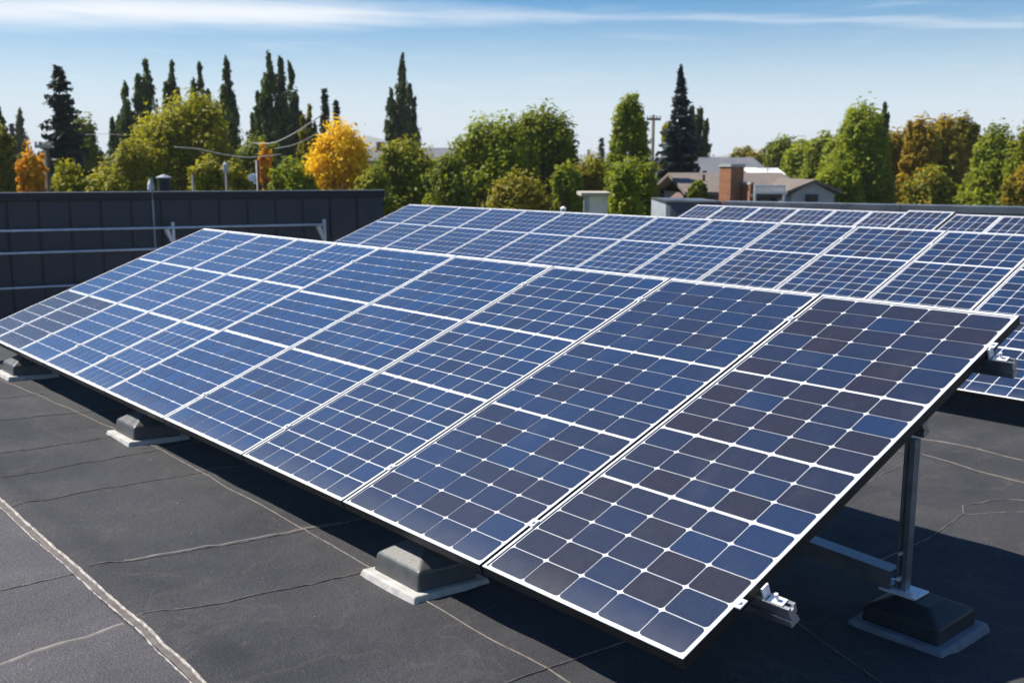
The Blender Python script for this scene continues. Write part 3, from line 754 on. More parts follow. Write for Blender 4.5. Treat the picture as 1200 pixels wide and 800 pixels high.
x0, x1, zb, zt = xpx(881, d_) - ox, xpx(917, d_) - ox, zpx(226, d_), zpx(216.5, d_)
m.box(x0, x1, d_ - oy, d_ - oy + 0.06, zt - 0.06, zt); m.box(x0, x1, d_ - oy, d_ - oy + 0.06, zb, zb + 0.06)
n = 13
for i in range(n + 1):
    q = x0 + (x1 - x0 - 0.05) * i / n; m.box(q, q + 0.05, d_ - oy + 0.005, d_ - oy + 0.055, zb + 0.06, zt - 0.06)
m.box(x0, x0 + 0.08, d_ - oy + .003, d_ - oy + 0.057, 0, zb); m.box(x1 - 0.08, x1, d_ - oy + .003, d_ - oy + 0.057, 0, zb)
m.build('railing', M['white'], root)
m = MB(); m.box(x0, x1, d_ - oy + 0.08, d_ - oy + 2.5, zb - 0.15, zb - 0.02); m.build('deck', M['dark'], root)
m = MB(); m.box(X(812) - .6, X(930) + .6, -0.62, -0.52, ze - 0.10, ze + 0.04); m.build('gutter', M['dark'], root)
m = MB(); m.box(X(922), X(934), -2.66, -2.603, zpx(233, hd), zpx(225, hd)); m.box(X(922) - .06, X(922) - .003, -2.68, -2.603, zpx(233, hd), zpx(225, hd)); m.build('window', M['glass'], root)
m = MB(); m.tube([(X(833), 2.2, ze), (X(833), 2.2, zpx(205, hd))], 0.06, 8); m.build('vent_pipe', M['dark'], root)
m = MB(); m.tube([(X(925), 4.4, ze), (X(925), 4.4, zpx(196, hd + 4))], 0.02, 6); m.box(X(925) - 0.5, X(925) + 0.5, 4.38, 4.42, zpx(197, hd + 4), zpx(197, hd + 4) + .03); m.box(X(925) - 0.35, X(925) + 0.35, 4.38, 4.42, zpx(199, hd + 4), zpx(199, hd + 4) + .03); m.build('aerial', M['rail'], root)
m = MB(); m.box(X(884), X(905), -0.04, -0.003, zpx(233, hd) - .6, zpx(229.5, hd)); o = m.build('window', M['glass'], root)

def house(nm, label, cat, x0, x1, ye, yr, d, depth, wallm, roofm, flat=False, windows=(), chim=None):
    cx = xpx((x0 + x1) / 2, d)
    root = thing(nm, label, cat, loc=(cx, d, 0))
    a, b = xpx(x0, d) - cx, xpx(x1, d) - cx
    ze = zpx(ye, d); zr = zpx(yr, d + depth / 2)
    m = MB(); m.box(a, b, 0, depth, 0, ze); m.build('wall', wallm, root)
    m = MB()
    if flat:
        m.box(a - 0.4, b + 0.4, -0.4, depth + 0.4, ze + 0.003, zpx(yr, d)); 
    else: gable(m, a, b, 0, depth, ze - 0.05, zr, 0.5, 0.18)
    rf = m.build('roof', roofm, root)
    for (wx0, wx1, wy0, wy1) in windows:
        m = MB(); m.box(xpx(wx0, d) - cx, xpx(wx1, d) - cx, -0.06, -0.003, zpx(wy1, d), zpx(wy0, d)); m.build('window', M['glass'], root)
    if chim:
        m = MB(); c_ = xpx(chim[0], d) - cx; m.box(c_ - 0.35, c_ + 0.35, depth * .4, depth * .4 + 0.7, ze, zpx(chim[1], d)); m.build('chimney', M['brick'], root)
    return root
house('grey_house', 'grey roofed house behind the brick chimney block', 'house', 790, 893, 209, 188.0, 62, 11, M['siding'], M['greyroof'], windows=((820, 825, 200, 203),))
house('white_house', 'small white building between grey roof and green trees', 'house', 886, 904, 207, 200, 58, 3, M['white'], M['white'])
house('hall', 'long low hall with grey roof behind the yellow tree', 'hall', 372, 470, 190, 176.5, 118, 16, M['siding'], M['greyroof'], chim=(439, 166))
house('warehouse', 'long warehouse with pale grey roof and brown eaves in the distance', 'warehouse', 468, 590, 189, 175.5, 130, 16, mat('brown_fascia', (0.14, 0.10, 0.06), 0.85, var=0.2), M['greyroof'])
house('flat_roof_house', 'beige flat roofed building glimpsed right of the dark spruce', 'house', 108, 150, 193, 188.5, 75, 10, M['siding'], mat('beige_trim', (0.50, 0.43, 0.36), 0.8, var=0.1), flat=True)
# white shed by the trees, its near gable end lit
sd = 33.0
root = thing('shed', 'white walled shed with a beige trimmed corner among the bushes', 'shed', loc=(xpx(697, sd), sd, 0))
m = MB(); m.box(-0.22, 0.40, 0, 2, 0, zpx(229, sd)); m.build('wall', M['white'], root)
m = MB(); m.box(-0.38, -0.23, -0.05, 0.1, 0, zpx(229, sd)); m.build('corner_post', M['siding'], root)
m = MB(); m.box(-0.48, 0.5, -0.2, 2.1, zpx(229, sd) + .003, zpx(225, sd)); m.build('roof', mat('beige_roof_trim', (0.45, 0.41, 0.34), 0.8, var=0.1), root)

M['wood'] = mat('weathered_pole_wood', (0.13, 0.105, 0.085), 0.9, var=0.25)
M['wire'] = mat('grey_cable', (0.40, 0.40, 0.38), 0.6)
def pole(label, x, ytop, d, arms, rad=0.14, cat='utility pole', nm='utility_pole', mm=None):
    root = thing(nm, label, cat, loc=(xpx(x, d), d, 0)); zt = zpx(ytop, d)
    m = MB(); m.tube([(0, 0, 0), (0, 0, zt)], [rad * 1.15, rad * 0.8], 10); m.build('shaft', mm or M['wood'], root, smooth=True)
    for (y, half, col) in arms:
        z = zpx(y, d); hw = half / FOC * d
        m = MB(); m.box(-hw, hw, -rad - 0.1, -rad + 0.02, z - 0.07, z + 0.07); o = m.build('crossarm', col, root)
        m = MB()
        for q in (-0.9, -0.45, 0.45, 0.9): m.tube([(hw * q, -rad - 0.04, z + 0.07), (hw * q, -rad - 0.04, z + 0.22)], 0.05, 6)
        m.build('insulator', M['wire'], o)
    return root
pole('tall wooden utility pole with one crossarm left of the slim spruce', 762, 137, 66, [(142, 8, M['wood'])], 0.12)
pole('dark utility pole with a pale crossarm in front of the dark spruce', 63, 168, 48, [(172.5, 9.5, M['siding'])], 0.16)
pole('short bare pole stub above the yellowish bushes', 688, 176, 80, [], 0.14)
pole('thin grey lamp post, leftmost of three above the screen wall', 230.5, 204, 31, [], 0.04, 'lamp post', 'lamp_post', M['greyroof'])
root = pole('pale post with a rounded knob top above the screen wall', 269.5, 192, 31, [], 0.045, 'lamp post', 'lamp_post', M['greyroof'])
m = MB(); z = zpx(193, 31); m.tube([(0, 0, z - 0.25), (0, 0, z - 0.15), (0, 0, z + 0.0), (0, 0, z + 0.08)], [0.06, 0.09, 0.09, 0.03], 10); m.build('lamp', M['siding'], root)
root = pole('dark post with a pale round meter on its left side', 306, 188, 31, [], 0.07, 'post', 'meter_post', M['black'])
m = MB(); z = zpx(207.5, 31); m.tube([(-0.16, -0.10, z), (-0.16, 0.03, z)], 0.12, 14); m.tube([(-0.16, -0.13, z - 0.02), (-0.16, -0.09, z - 0.02)], 0.075, 14); m.box(-0.14, -0.04, -0.03, 0.01, z - 0.20, z - 0.1); m.build('meter', M['white'], root)
p_ = px(176.5, 217, 26)
root = thing('vent_finial', 'small white vent left of the dark capped vent pipe', 'vent', loc=(p_.x, p_.y, 0))
m = MB(); m.tube([(0, 0, 0), (0, 0, p_.z - 0.1)], 0.05, 8); m.build('pipe', M['siding'], root)
m = MB(); m.tube([(0, 0, p_.z - 0.12), (0, 0, p_.z + 0.02), (0, 0, p_.z + 0.14)], [0.08, 0.075, 0.03], 10); m.build('cap', M['white'], root)
def wire(label, pts, d0, d1, rad):
    P_ = [px(x, y, d0 + (d1 - d0) * i / (len(pts) - 1)) for i, (x, y) in enumerate(pts)]
    out = []
    for i in range(len(P_) - 1):
        a, b, c, d_ = P_[max(0, i - 1)], P_[i], P_[i + 1], P_[min(len(P_) - 1, i + 2)]
        for k in range(8):
            t = k / 8; out.append(0.5 * ((2 * b) + (c - a) * t + (2 * a - 5 * b + 4 * c - d_) * t * t + (3 * b - a - 3 * c + d_) * t ** 3))
    out.append(P_[-1]); m = MB(); m.tube(out, rad, 6)
    tag(m.build('overhead_wire', M['wire'], smooth=True), label, 'wire', 'overhead wires among the trees')
wire('pale sagging cable crossing the big yellow green tree', [(204, 172.5), (230, 174.5), (262, 181), (292, 184.5), (330, 181)], 36, 36, 0.017)
wire('pale cable swooping up to the right past the poplar cluster', [(296, 167.5), (318, 168), (338, 160), (358, 148), (379, 133)], 38, 30, 0.018)
wire('thin lower cable beneath the swooping pale cable', [(322, 174), (340, 171), (356, 165), (372, 156)], 38, 33, 0.010)
wire('very thin wire across the sky right of the dark spruce', [(100, 158), (122, 157), (150, 159)], 46, 46, 0.012)

# ------------------------------------------------------------------ trees
def leaf_material(name, dark, light, trans=0.35, tcol=None):
    m_ = bpy.data.materials.new(name); m_.use_nodes = True
    t = NT(m_.node_tree); b = t.n['Principled BSDF']; out = t.n['Material Output']
    at = t.new('ShaderNodeAttribute', attribute_name='tone').outputs['Fac']
    c = t.mix(at, dark, light)
    t.put(b.inputs['Base Color'], c); b.inputs['Roughness'].default_value = 0.55; b.inputs['Specular IOR Level'].default_value = 0.25
    tr = t.new('ShaderNodeBsdfTranslucent'); t.put(tr.inputs[0], t.mix(0.35, c, tcol or light))
    mx = t.new('ShaderNodeMixShader'); mx.inputs[0].default_value = trans
    t.l.new(b.outputs[0], mx.inputs[1]); t.l.new(tr.outputs[0], mx.inputs[2]); t.l.new(mx.outputs[0], out.inputs['Surface'])
    return m_
LM = {
    'willow': leaf_material('yellow_green_leaves', (0.16, 0.175, 0.006), (0.5, 0.46, 0.012), 0.5),
    'green': leaf_material('green_leaves', (0.1, 0.145, 0.007), (0.32, 0.35, 0.014), 0.5),
    'fresh': leaf_material('fresh_green_leaves', (0.125, 0.175, 0.006), (0.39, 0.43, 0.012), 0.5),
    'olive': leaf_material('olive_leaves', (0.14, 0.13, 0.008), (0.4, 0.34, 0.016), 0.5),
    'poplar': leaf_material('dark_poplar_leaves', (0.03, 0.066, 0.012), (0.115, 0.175, 0.026), 0.4),
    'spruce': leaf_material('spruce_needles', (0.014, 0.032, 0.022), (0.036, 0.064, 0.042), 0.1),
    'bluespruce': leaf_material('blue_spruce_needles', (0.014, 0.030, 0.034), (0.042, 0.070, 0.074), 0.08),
    'yellow': leaf_material('golden_leaves', (0.78, 0.47, 0.004), (0.96, 0.72, 0.01), 0.5),
    'orange': leaf_material('orange_leaves', (0.6, 0.28, 0.006), (0.88, 0.5, 0.012), 0.5),
    'rust': leaf_material('rusty_leaves', (0.26, 0.18, 0.01), (0.55, 0.38, 0.018), 0.5),
}
M['bark'] = mat('grey_brown_bark', (0.11, 0.088, 0.068), 0.95, var=0.3, vscale=6)
M['bark_pale'] = mat('pale_bark', (0.26, 0.24, 0.21), 0.9, var=0.3, vscale=6)


def leaf_mesh(name, C, Nn, size, tone, material, parent, stretch=1.5, up=None):
    n = len(C); g = np.random.default_rng(n + 17)
    Nn = Nn / (np.linalg.norm(Nn, axis=1, keepdims=True) + 1e-9)
    ref = g.normal(size=(n, 3)) if up is None else up + 0.35 * g.normal(size=(n, 3))
    U = np.cross(Nn, ref); U /= np.linalg.norm(U, axis=1, keepdims=True) + 1e-9
    V = np.cross(Nn, U)
    s = size[:, None]
    co = np.stack([C - V * s * stretch, C + U * s * 0.75 + Nn * s * 0.2, C + V * s * stretch, C - U * s * 0.75 + Nn * s * 0.2], 1).reshape(-1, 3).astype(np.float32)
    me = bpy.data.meshes.new(name)
    me.vertices.add(n * 4); me.vertices.foreach_set('co', co.ravel())
    me.loops.add(n * 4); me.loops.foreach_set('vertex_index', np.arange(n * 4, dtype=np.int32))
    me.polygons.add(n); me.polygons.foreach_set('loop_start', np.arange(0, n * 4, 4, dtype=np.int32))
    me.materials.append(material); me.update(calc_edges=True)
    at = me.attributes.new('tone', 'FLOAT', 'FACE'); at.data.foreach_set('value', np.clip(tone, 0, 1).astype(np.float32))
    o = bpy.data.objects.new(name, me); COL.objects.link(o); o.parent = parent
    return o


def trunk_and_limbs(root, tips, ht, rad, material, g, lean=0.0):
    m = MB(); top = ht * 0.9
    pts = [(0, 0, -0.2)] + [(g.normal() * 0.012 * ht * k / 5, g.normal() * 0.012 * ht * k / 5, top * k / 5) for k in range(1, 6)]
    m.tube(pts, [rad * 1.25] + [rad * (1 - 0.16 * k) for k in range(1, 6)], 8)
    for t in tips:
        z0 = max(ht * 0.12, min(t[2] * 0.62, top * 0.85)); a = Vector((0, 0, z0)); b = Vector(t)
        mid = a.lerp(b, 0.5) + Vector((0, 0, 0.06 * ht)) * 0.5
        m.tube([a, mid, b], [rad * 0.42, rad * 0.24, rad * 0.07], 5, cap=False)
    return m.build('trunk', material, root, smooth=True)


def round_tree(label, x, ytop, hw, d, key, seed, n=6500, airy=0.0, base=0.22, leaf=0.16, nlobe=9, tall=1.0, group=None, nm='broadleaf_tree', mix=None, dy=0.0):
    g = np.random.default_rng(seed)
    n = int(n * 3.8); leaf *= 0.52; hw = hw * 1.32 + 2; nlobe += 6; tall *= 1.25
    r = hw / FOC * d; ht = zpx(ytop, d); p0 = Vector((xpx(x, d), d + dy, 0))
    root = thing(nm, label, 'tree', loc=p0, group=group)
    zb = ht * base
    lobes = [(0.0, 0.0, ht - r * 0.46 * tall, r * 0.42, r * 0.46 * tall)]
    nlobe = int(nlobe * 1.5)
    for k in range(nlobe):
        q = g.uniform(0, 2 * math.pi); f = (k + 0.5) / nlobe
        z = zb + (ht * 0.90 - zb) * (1 - f) ** 0.85
        fz = (z - zb) / (ht - zb); env = 1.08 * (1 - max(0.0, (fz - 0.45) / 0.55) ** 1.9 * 0.80) * min(1.0, 0.72 + fz)
        lr = r * g.uniform(0.22, 0.40); rad = max(0, r * env - lr) * g.uniform(0.75, 1.0)
        if k % 2 == 0: q = (0 if (k // 2) % 2 else math.pi) + g.normal() * 0.45
        lobes.append((rad * math.cos(q), rad * math.sin(q), min(z, ht - lr * 1.2 * tall), lr, lr * g.uniform(1.0, 1.35) * tall))
    for k in range(3):                       # ragged side tops
        q = (0 if k % 2 else math.pi) + g.normal() * 0.5; f_ = g.uniform(0.3, 0.62); lr = r * g.uniform(0.16, 0.26)
        lobes.append((r * f_ * math.cos(q), r * f_ * math.sin(q), ht * (1 - 0.02) - r * tall * (0.25 + f_ * 0.75) * g.uniform(0.5, 0.9) , lr, lr * 1.7 * tall))
    Cs, Ns, Ts = [], [], []
    tot = sum(l[3] * l[3] * l[4] for l in lobes)
    for (lx_, ly_, lz, lr, lh) in lobes:
        nn = int(n * lr * lr * lh / tot)
        nc = max(10, int(nn / 34)); 
        u = g.normal(size=(nc, 3)); u /= np.linalg.norm(u, axis=1, keepdims=True)
        rr_ = g.uniform(0.35, 1.0, size=(nc, 1)) ** 0.6 * g.uniform(0.75, 1.18, size=(nc, 1))
        cc = np.array([lx_, ly_, lz]) + u * rr_ * np.array([lr, lr, lh])
        sg = lr * (0.30 - 0.06 * airy)
        ids = g.integers(0, nc, nn)
        off = np.clip(g.normal(size=(nn, 3)), -1.7, 1.7) * sg * np.array([1, 1, 1.3])
        Cs.append(cc[ids] + off); Ns.append(u[ids] * 0.5 + off / sg * 0.30 + g.normal(size=(nn, 3)) * 0.55 + np.array([-0.25, -0.15, 0.55]))
        ct = g.normal(size=nc) * 0.20
        Ts.append(0.5 + ct[ids] + g.normal(size=nn) * 0.16 + g.normal() * 0.06)
    C = np.concatenate(Cs); Nn = np.concatenate(Ns); T = np.concatenate(Ts)
    ok = C[:, 2] > ht * 0.06
    size = leaf * 0.92 * g.uniform(0.6, 1.3, size=len(C))
    if mix is not None:                      # a second leaf colour on part of the crown
        sel = (g.random(len(C)) < np.clip(0.5 + 0.9 * np.sin(C[:, 0] * 1.1 + C[:, 2] * 0.7 + seed), 0, 1) * mix[1])
        a, b = ok & ~sel, ok & sel
        leaf_mesh('crown', C[a], Nn[a], size[a], T[a], LM[key], root)
        leaf_mesh('autumn_leaves', C[b], Nn[b], size[b], T[b], LM[mix[0]], root)
    else: leaf_mesh('crown', C[ok], Nn[ok], size[ok], T[ok], LM[key], root)
    trunk_and_limbs(root, [(l[0], l[1], l[2]) for l in lobes[1:]], ht, 0.012 * ht + 0.04, M['bark'], g)
    return root


def poplar(label, d, spires, key, seed, n=4200, leaf=0.22, group=None, base=0.06):
    n = int(n * 3.0); leaf *= 0.58; spires = [(a, b, c * 1.45) for a, b, c in spires]
    """spires: (photo x, photo y of the tip, half width in photo pixels)"""
    g = np.random.default_rng(seed)
    main = min(spires, key=lambda q: q[1]); ht = zpx(main[1], d); x0 = xpx(main[0], d)
    root = thing('poplar_tree', label, 'tree', loc=(x0, d, 0), group=group)
    Cs, Ns, Ts = [], [], []; tips = []
    wsum = sum(q[2] for q in spires)
    for (sx_, sy_, hw) in spires:
        ax = xpx(sx_, d) - x0; top = zpx(sy_, d); r = hw / FOC * d; nn = int(n * hw / wsum); ay = g.normal() * r * 0.5
        nc = max(40, nn // 42)
        t = g.random(nc) ** 0.80; ang = g.uniform(0, 2 * math.pi, nc)
        prof = np.sin(np.pi * np.clip((1 - t) * 0.72 + 0.01, 0, 1)) ** 0.95
        rr_ = r * prof * np.sqrt(g.uniform(0.12, 1.0, nc)) * g.uniform(0.75, 1.45, nc)
        z = top * (base + (1 - base) * t)
        cx = ax * np.clip(t * 1.7 + 0.15, 0, 1) + rr_ * np.cos(ang) + 0.10 * r * np.sin(t * 5 + seed); cy = ay + rr_ * np.sin(ang)
        cc = np.stack([cx, cy, z], 1); ids = g.integers(0, nc, nn)
        sg = r * 0.15 + 0.04; off = g.normal(size=(nn, 3)) * np.array([sg * 0.8, sg * 0.8, sg * 2.4]) * (0.35 + 0.65 * np.clip(prof[ids] * 1.6, 0, 1))[:, None]; off[:, 0] += np.clip(off[:, 2], -2, 2) * 0.10 * np.cos(ang[ids])
        C = cc[ids] + off; C = C[C[:, 2] < top + 0.3]; C = np.concatenate([C, C[:nn - len(C)]])
        outw = np.stack([np.cos(ang[ids]), np.sin(ang[ids]), np.full(nn, 0.3)], 1)
        Cs.append(C); Ns.append(outw * 0.8 + g.normal(size=(nn, 3)) * 0.55); ct = g.normal(size=nc) * 0.22
        Ts.append(0.45 + ct[ids] + g.normal(size=nn) * 0.16); tips.append((ax * 0.9, ay, top * 0.86))
    C = np.concatenate(Cs); k = len(C)
    leaf_mesh('crown', C, np.concatenate(Ns), leaf * g.uniform(0.65, 1.2, k), np.concatenate(Ts), LM[key], root, up=np.tile([0.0, 0.0, 1.0], (k, 1)))
    trunk_and_limbs(root, tips, ht * 0.92, 0.012 * ht, M['bark'], g)
    return root


def spruce(label, x, ytop, hw, d, key, seed, ybase=235, whorls=26, n_b=11, droop=0.25, leaf=0.20, group=None, taper=1.0, n_s=24, gap=0.24):
    g = np.random.default_rng(seed); r = hw / FOC * d; ht = zpx(ytop, d)
    root = thing('spruce_tree', label, 'tree', loc=(xpx(x, d), d, 0), group=group)
    C, Nn, S, T, UPS = [], [], [], [], []; m = MB()
    zb = ht * 0.08; fvis = (225 - ytop) / ((HY + 9 * FOC / d) - ytop)
    whorls = int(whorls / fvis * 0.95)
    m.tube([(0, 0, -0.2), (0, 0, ht * 0.5), (0, 0, ht * 0.98)], [0.014 * ht, 0.008 * ht, 0.012], 8)
    for w_ in range(whorls):
        f = (w_ + 0.3) / whorls; z = ht - (ht - zb) * f
        rad = r * min(1.15, (f + 0.012) / fvis) ** taper
        nb = max(6, int(n_b * (0.6 + 0.55 * min(1, f / fvis))))
        q0 = g.uniform(0, 6.28)
        for b in range(nb):
            if g.random() < gap: continue
            q = q0 + 6.28 * b / nb + g.normal() * 0.22; L_ = rad * g.uniform(0.55, 1.22); zz = z + g.normal() * ht * 0.006
            dirx, diry = math.cos(q), math.sin(q)
            rise = 0.42 * (1 - min(1, f / fvis) * 0.65)
            ns = max(7, int(n_s * (0.35 + 0.75 * min(1, f / fvis))))
            for k in range(ns):
                t = (k + g.random()) / ns
                sp = 0.075 * L_ * (1 - 0.4 * t) + 0.045
                h_ = rise * L_ * t - droop * L_ * t * t * (1 + f) + 0.10 * L_ * max(0, t - 0.75)
                side = g.normal() * sp
                C.append((dirx * L_ * t - diry * side, diry * L_ * t + dirx * side, zz + h_ - abs(side) * 0.25 + g.normal() * 0.06))
                Nn.append((dirx * 0.3 + g.normal() * 0.4, diry * 0.3 + g.normal() * 0.4, 0.9)); UPS.append((dirx, diry, -0.2))
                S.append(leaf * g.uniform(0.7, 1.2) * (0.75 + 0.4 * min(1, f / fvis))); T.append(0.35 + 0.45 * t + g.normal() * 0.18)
            m.tube([(0, 0, zz), (dirx * L_ * 0.5, diry * L_ * 0.5, zz + rise * L_ * .5 - droop * L_ * .25 * (1 + f)), (dirx * L_ * .9, diry * L_ * .9, zz + rise * L_ * .9 - droop * L_ * .81 * (1 + f))], [0.05, 0.03, 0.012], 4, cap=False)
    Cn = np.array(C); Un = np.array(UPS); Nn = np.array(Nn)
    V = np.cross(Nn, Un)
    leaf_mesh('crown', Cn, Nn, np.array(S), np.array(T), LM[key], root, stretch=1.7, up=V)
    m.build('trunk', M['bark'], root, smooth=True)
    return root


GR = 'trees beyond the roof'
# distant and mid poplars
poplar('dark green poplar cut by the left edge of the view', 62, [(-6, 100, 13), (8, 125, 12), (17, 138, 10), (0, 150, 16), (-16, 120, 12)], 'poplar', 1, 6500, group=GR)
poplar('small far poplar standing left of the tall dark spruce', 120, [(36, 131, 6), (33, 140, 5)], 'poplar', 2, 1800, 0.26, GR)
spruce('tiny dark spire tree near the left edge beside a far poplar', 26, 147, 4.5, 120, 'spruce', 3, whorls=14, n_b=7, group=GR, leaf=0.3)
spruce('tall ragged dark spruce on the left', 84, 83, 29, 58, 'spruce', 4, whorls=22, n_b=13, droop=0.20, taper=0.58, leaf=0.17, group=GR, n_s=34, gap=0.36)
round_tree('round green tree half hidden behind the tall dark spruce', 106, 138, 18, 72, 'green', 5, 3800, tall=1.5, leaf=0.20, group=GR)
poplar('dark poplar with three peaks, left of the big yellow green tree', 80, [(183, 79, 10), (176, 96, 10), (161, 104, 8), (166, 125, 12), (146, 145, 8), (152, 138, 7), (186, 120, 9)], 'poplar', 6, 7500, 0.24, GR)
poplar('dark poplar tip rising over the left side of the yellow green tree', 84, [(214, 81, 7), (208, 104, 7), (220, 110, 7)], 'poplar', 7, 4200, 0.24, GR)
poplar('dark poplar tip rising over the right side of the yellow green tree', 84, [(247, 82, 6), (240, 100, 7), (252, 112, 7)], 'poplar', 8, 4200, 0.24, GR)
poplar('slim dark poplar standing just right of the yellow green tree', 80, [(276, 77, 8), (271, 108, 7), (281, 115, 9), (262, 125, 5)], 'poplar', 9, 5000, 0.23, GR)
poplar('tallest dark poplar cluster with several spires left of the centre', 82, [(325, 70, 9), (337, 76, 8), (346, 78, 7), (318, 95, 9), (310, 114, 7), (302, 140, 8), (332, 120, 12), (352, 120, 8), (357, 135, 8)], 'poplar', 10, 11000, 0.24, GR)
poplar('grey green young poplar between the spires and the small dark spruces', 62, [(368, 129, 7), (360, 140, 6), (374, 150, 6)], 'olive', 11, 3000, 0.17, GR)
spruce('left one of two small dark spruces behind the golden tree', 386, 110, 12, 90, 'spruce', 12, whorls=20, n_b=9, taper=0.8, leaf=0.26, group=GR)
spruce('right one of two small dark spruces behind the golden tree', 399, 122, 11, 92, 'spruce', 13, whorls=18, n_b=9, taper=0.8, leaf=0.26, group=GR)
poplar('lone dark green poplar with three spires against open sky', 96, [(475, 72, 7), (477, 90, 6), (462, 111, 7), (484, 105, 7), (488, 120, 6), (466, 125, 7), (476, 130, 9)], 'poplar', 14, 8000, 0.25, GR, base=0.02)
# nearer broadleaf trees on the left
round_tree('low green tree at the left edge below the poplar', 6, 150, 24, 46, 'green', 20, 5200, tall=1.5, group=GR, mix=('olive', 0.7))
round_tree('small orange tree near the left edge', 45, 172, 15, 40, 'orange', 21, 3000, tall=2.0, leaf=0.12, group=GR)
round_tree('brownish shrub tree between orange tree and dark spruce', 62, 178, 14, 60, 'olive', 22, 2600, tall=1.3, group=GR)
round_tree('low yellow green bushy tree under the tall dark spruce', 88, 193, 24, 36, 'willow', 23, 4200, leaf=0.13, group=GR)
round_tree('low yellow green tree left of the vent pipe', 128, 196, 30, 36, 'willow', 24, 4800, leaf=0.13, group=GR)
round_tree('large yellow green tree, widest on the left', 222, 118, 52, 50, 'willow', 25, 16000, leaf=0.17, nlobe=14, group=GR, tall=1.15, airy=0.5)
round_tree('yellow green tree leaning on the left side of the widest one', 168, 168, 30, 47, 'willow', 26, 7000, leaf=0.15, group=GR)
round_tree('low green shrub tree behind the knob topped post', 280, 194, 20, 42, 'willow', 27, 3400, leaf=0.14, group=GR)
round_tree('small slim orange tree in front of the dark poplar cluster', 316, 170, 9, 46, 'orange', 28, 2200, tall=2.6, leaf=0.12, nlobe=7, group=GR)
round_tree('low bright green hedge like tree right of the dark meter post', 345, 191, 24, 40, 'fresh', 29, 4500, leaf=0.13, group=GR)
round_tree('dark green tree filling the gap below the poplar cluster', 305, 165, 26, 64, 'green', 30, 4200, leaf=0.2, group=GR)
round_tree('bright golden yellow tree', 402, 149, 38, 44, 'yellow', 31, 9500, leaf=0.14, nlobe=11, tall=1.1, group=GR)
round_tree('mid green tree right of the golden tree', 476, 171, 42, 42, 'green', 32, 9500, leaf=0.15, nlobe=11, tall=0.95, group=GR, mix=('willow', 0.5))
round_tree('low green tree at the right end of the screen wall', 440, 196, 24, 38, 'green', 33, 4500, leaf=0.13, group=GR, mix=('willow', 0.4))
round_tree('green tree between golden tree and the big leafy pair', 524, 184, 26, 40, 'green', 34, 5200, leaf=0.14, group=GR)
round_tree('big leafy green tree, left of the centre pair', 581, 141, 44, 46, 'fresh', 35, 12500, leaf=0.16, nlobe=13, tall=1.15, group=GR, airy=0.4)
round_tree('big dense green tree, right of the centre pair', 638, 131, 42, 48, 'green', 36, 12500, leaf=0.17, nlobe=13, tall=1.25, group=GR, airy=0.4)
round_tree('low olive tree below the big centre pair', 610, 206, 40, 36, 'olive', 37, 6000, leaf=0.13, group=GR, mix=('green', 0.6))
round_tree('yellowish bushy tree in front of the short pole stub', 690, 184, 26, 46, 'olive', 38, 5200, leaf=0.15, group=GR, mix=('willow', 0.7))
round_tree('small green tree beside the white shed', 722, 196, 20, 34.5, 'fresh', 39, 4600, leaf=0.12, group=GR, dy=-2.5)
round_tree('airy upright green tree left of the utility pole', 735, 116, 23, 47, 'fresh', 40, 10500, leaf=0.14, nlobe=13, tall=1.9, group=GR, airy=0.8)
round_tree('low dense green tree at the left end of the grey box', 742, 186, 31, 38, 'green', 41, 6500, leaf=0.13, group=GR, mix=('fresh', 0.5))
spruce('tiny far spruce above the yellowish bushes', 703, 164, 6, 130, 'bluespruce', 42, whorls=12, n_b=7, group=GR, leaf=0.3)
spruce('slim tall blue grey spruce right of the utility pole', 792, 87, 29, 54, 'bluespruce', 43, whorls=30, n_b=11, droop=0.22, taper=0.95, leaf=0.15, group=GR, n_s=30, gap=0.34)
round_tree('yellow green tree glowing left of the slim spruce', 779, 142, 8, 60, 'willow', 44, 3200, tall=2.2, leaf=0.18, group=GR)
poplar('dark green poplar pair right of the slim spruce', 80, [(806, 129, 7), (817, 131, 7), (823, 146, 6), (812, 140, 9)], 'poplar', 45, 5200, 0.23, GR)
# right side
round_tree('small olive tree behind the grey roof, left of a darker twin', 868, 173, 15, 100, 'olive', 50, 2600, leaf=0.28, group=GR)
round_tree('brownish olive tree behind the white building', 884, 178, 15, 98, 'olive', 51, 2600, leaf=0.28, group=GR, mix=('rust', 0.4))
round_tree('dark green tree above the white building', 911, 163, 20, 84, 'green', 52, 3800, leaf=0.24, group=GR)
round_tree('mid green tree behind the gabled house', 936, 168, 24, 66, 'fresh', 53, 5200, leaf=0.2, group=GR)
round_tree('soft green tree just left of the tall green one', 958, 160, 20, 62, 'fresh', 54, 4600, leaf=0.18, group=GR)
round_tree('tall bright green tree, tallest on the right', 998, 128, 34, 52, 'fresh', 55, 12500, leaf=0.17, nlobe=13, tall=1.5, group=GR, airy=0.3)
poplar('dark green spire behind the tallest green tree on the right', 70, [(1026, 128, 7), (1020, 140, 7), (1030, 150, 7)], 'poplar', 56, 3600, 0.2, GR)
round_tree('olive brown tree between the tall green and rusty trees', 1042, 152, 24, 56, 'olive', 57, 6500, leaf=0.17, tall=1.5, group=GR, mix=('rust', 0.5))
round_tree('rusty orange brown tree on the right', 1072, 144, 22, 54, 'rust', 58, 7000, leaf=0.16, tall=1.7, nlobe=10, group=GR, airy=0.5)
round_tree('orange brown tree with a green lower half', 1096, 138, 20, 56, 'rust', 59, 6800, leaf=0.17, tall=1.8, nlobe=10, group=GR, mix=('green', 0.6), airy=0.5)
round_tree('olive topped tree right of the rusty trees', 1120, 137, 19, 58, 'olive', 60, 5800, leaf=0.17, tall=1.8, group=GR, mix=('green', 0.5))
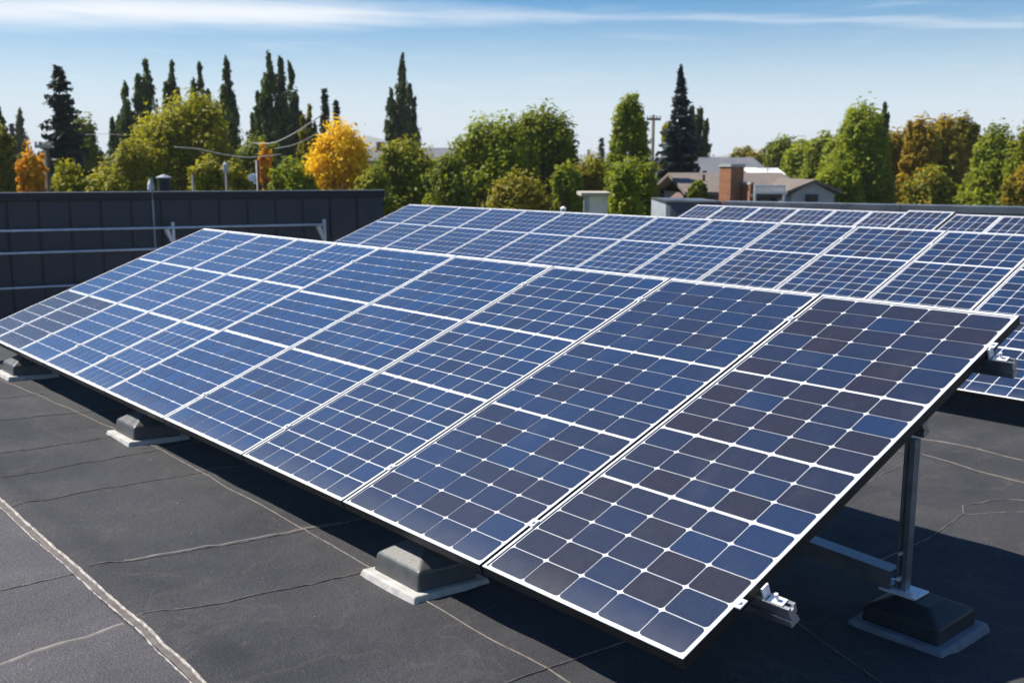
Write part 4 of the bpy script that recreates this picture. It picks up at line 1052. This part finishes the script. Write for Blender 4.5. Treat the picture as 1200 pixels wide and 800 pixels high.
round_tree('sparse little tree peeking between the olive and far right trees', 1145, 155, 9, 74, 'poplar', 61, 420, leaf=0.17, tall=1.6, group=GR, airy=1)
round_tree('low dark green tree in the gap right of the rusty trees', 1128, 190, 24, 60, 'green', 62, 4200, leaf=0.18, group=GR)
round_tree('green tree left of the far right edge', 1160, 152, 28, 50, 'fresh', 63, 8500, leaf=0.16, nlobe=11, tall=1.4, group=GR)
round_tree('large green tree cut by the right edge of the view', 1206, 138, 32, 48, 'green', 64, 9500, leaf=0.16, nlobe=11, tall=1.5, group=GR, mix=('willow', 0.4))
round_tree('low yellow brown tree at the right edge', 1194, 190, 20, 42, 'olive', 65, 4200, leaf=0.14, tall=1.5, group=GR, mix=('rust', 0.5))
round_tree('low green tree in front of the rusty brown ones', 1085, 196, 30, 48, 'green', 66, 5200, leaf=0.15, group=GR, mix=('rust', 0.4))
round_tree('low green tree at the foot of the tallest right tree', 980, 190, 26, 46, 'fresh', 67, 5200, leaf=0.15, group=GR)
round_tree('low bright shrub tree hiding the left end of the brown roofed house', 815, 212, 10, 39, 'green', 70, 3000, leaf=0.13, group=GR)
round_tree('fresh green low tree left of the white shed', 664, 194, 20, 44, 'fresh', 71, 4600, leaf=0.14, group=GR)
round_tree('olive green low tree under the lone three spired poplar', 500, 190, 22, 46, 'willow', 72, 4600, leaf=0.14, group=GR, mix=('green', 0.5))
round_tree('yellow green low tree left of the knob topped post', 248, 188, 24, 40, 'willow', 73, 4600, leaf=0.14, group=GR)
round_tree('fresh green low tree beside the gabled wall of the house', 968, 200, 16, 43, 'fresh', 74, 3600, leaf=0.13, group=GR)
# a far belt of trees that closes the view along the horizon
g = np.random.default_rng(99); n = 26000
a = R(1) * g.uniform(-42, 42, n); dd = g.uniform(260, 420, n); hh = np.abs(g.normal(size=n)) ** 0.7
lump = np.array([1 + 0.5 * noise.noise((float(q) * 40, 3, 0)) + 0.4 * noise.noise((float(q) * 140, 8, 0)) for q in a])
C = np.stack([np.sin(a) * dd, np.cos(a) * dd, np.clip(hh * 4.6 * lump, 0, 9.6)], 1)
belt = leaf_mesh('far_woodland', C, g.normal(size=(n, 3)) + np.array([0, -0.4, 0.4]), 0.8 * g.uniform(0.7, 1.3, n), 0.5 + 0.25 * g.normal(size=n), LM['green'], None)
tag(belt, 'far belt of woodland along the horizon', None, None, 'stuff')

# ------------------------------------------------------------------ haze
hz = MB(); hz.box(-8500, 8500, -8500, 8500, -1.0, 150.0)
hm = bpy.data.materials.new('thin_air'); hm.use_nodes = True
t = NT(hm.node_tree); t.n.clear()
pv = t.new('ShaderNodeVolumePrincipled'); pv.inputs['Color'].default_value = (0.93, 0.97, 1.0, 1); pv.inputs['Density'].default_value = 0.00025; pv.inputs['Anisotropy'].default_value = 0.0
oo = t.new('ShaderNodeOutputMaterial'); t.l.new(pv.outputs[0], oo.inputs['Volume'])
tag(hz.build('haze', hm), kind='stuff')
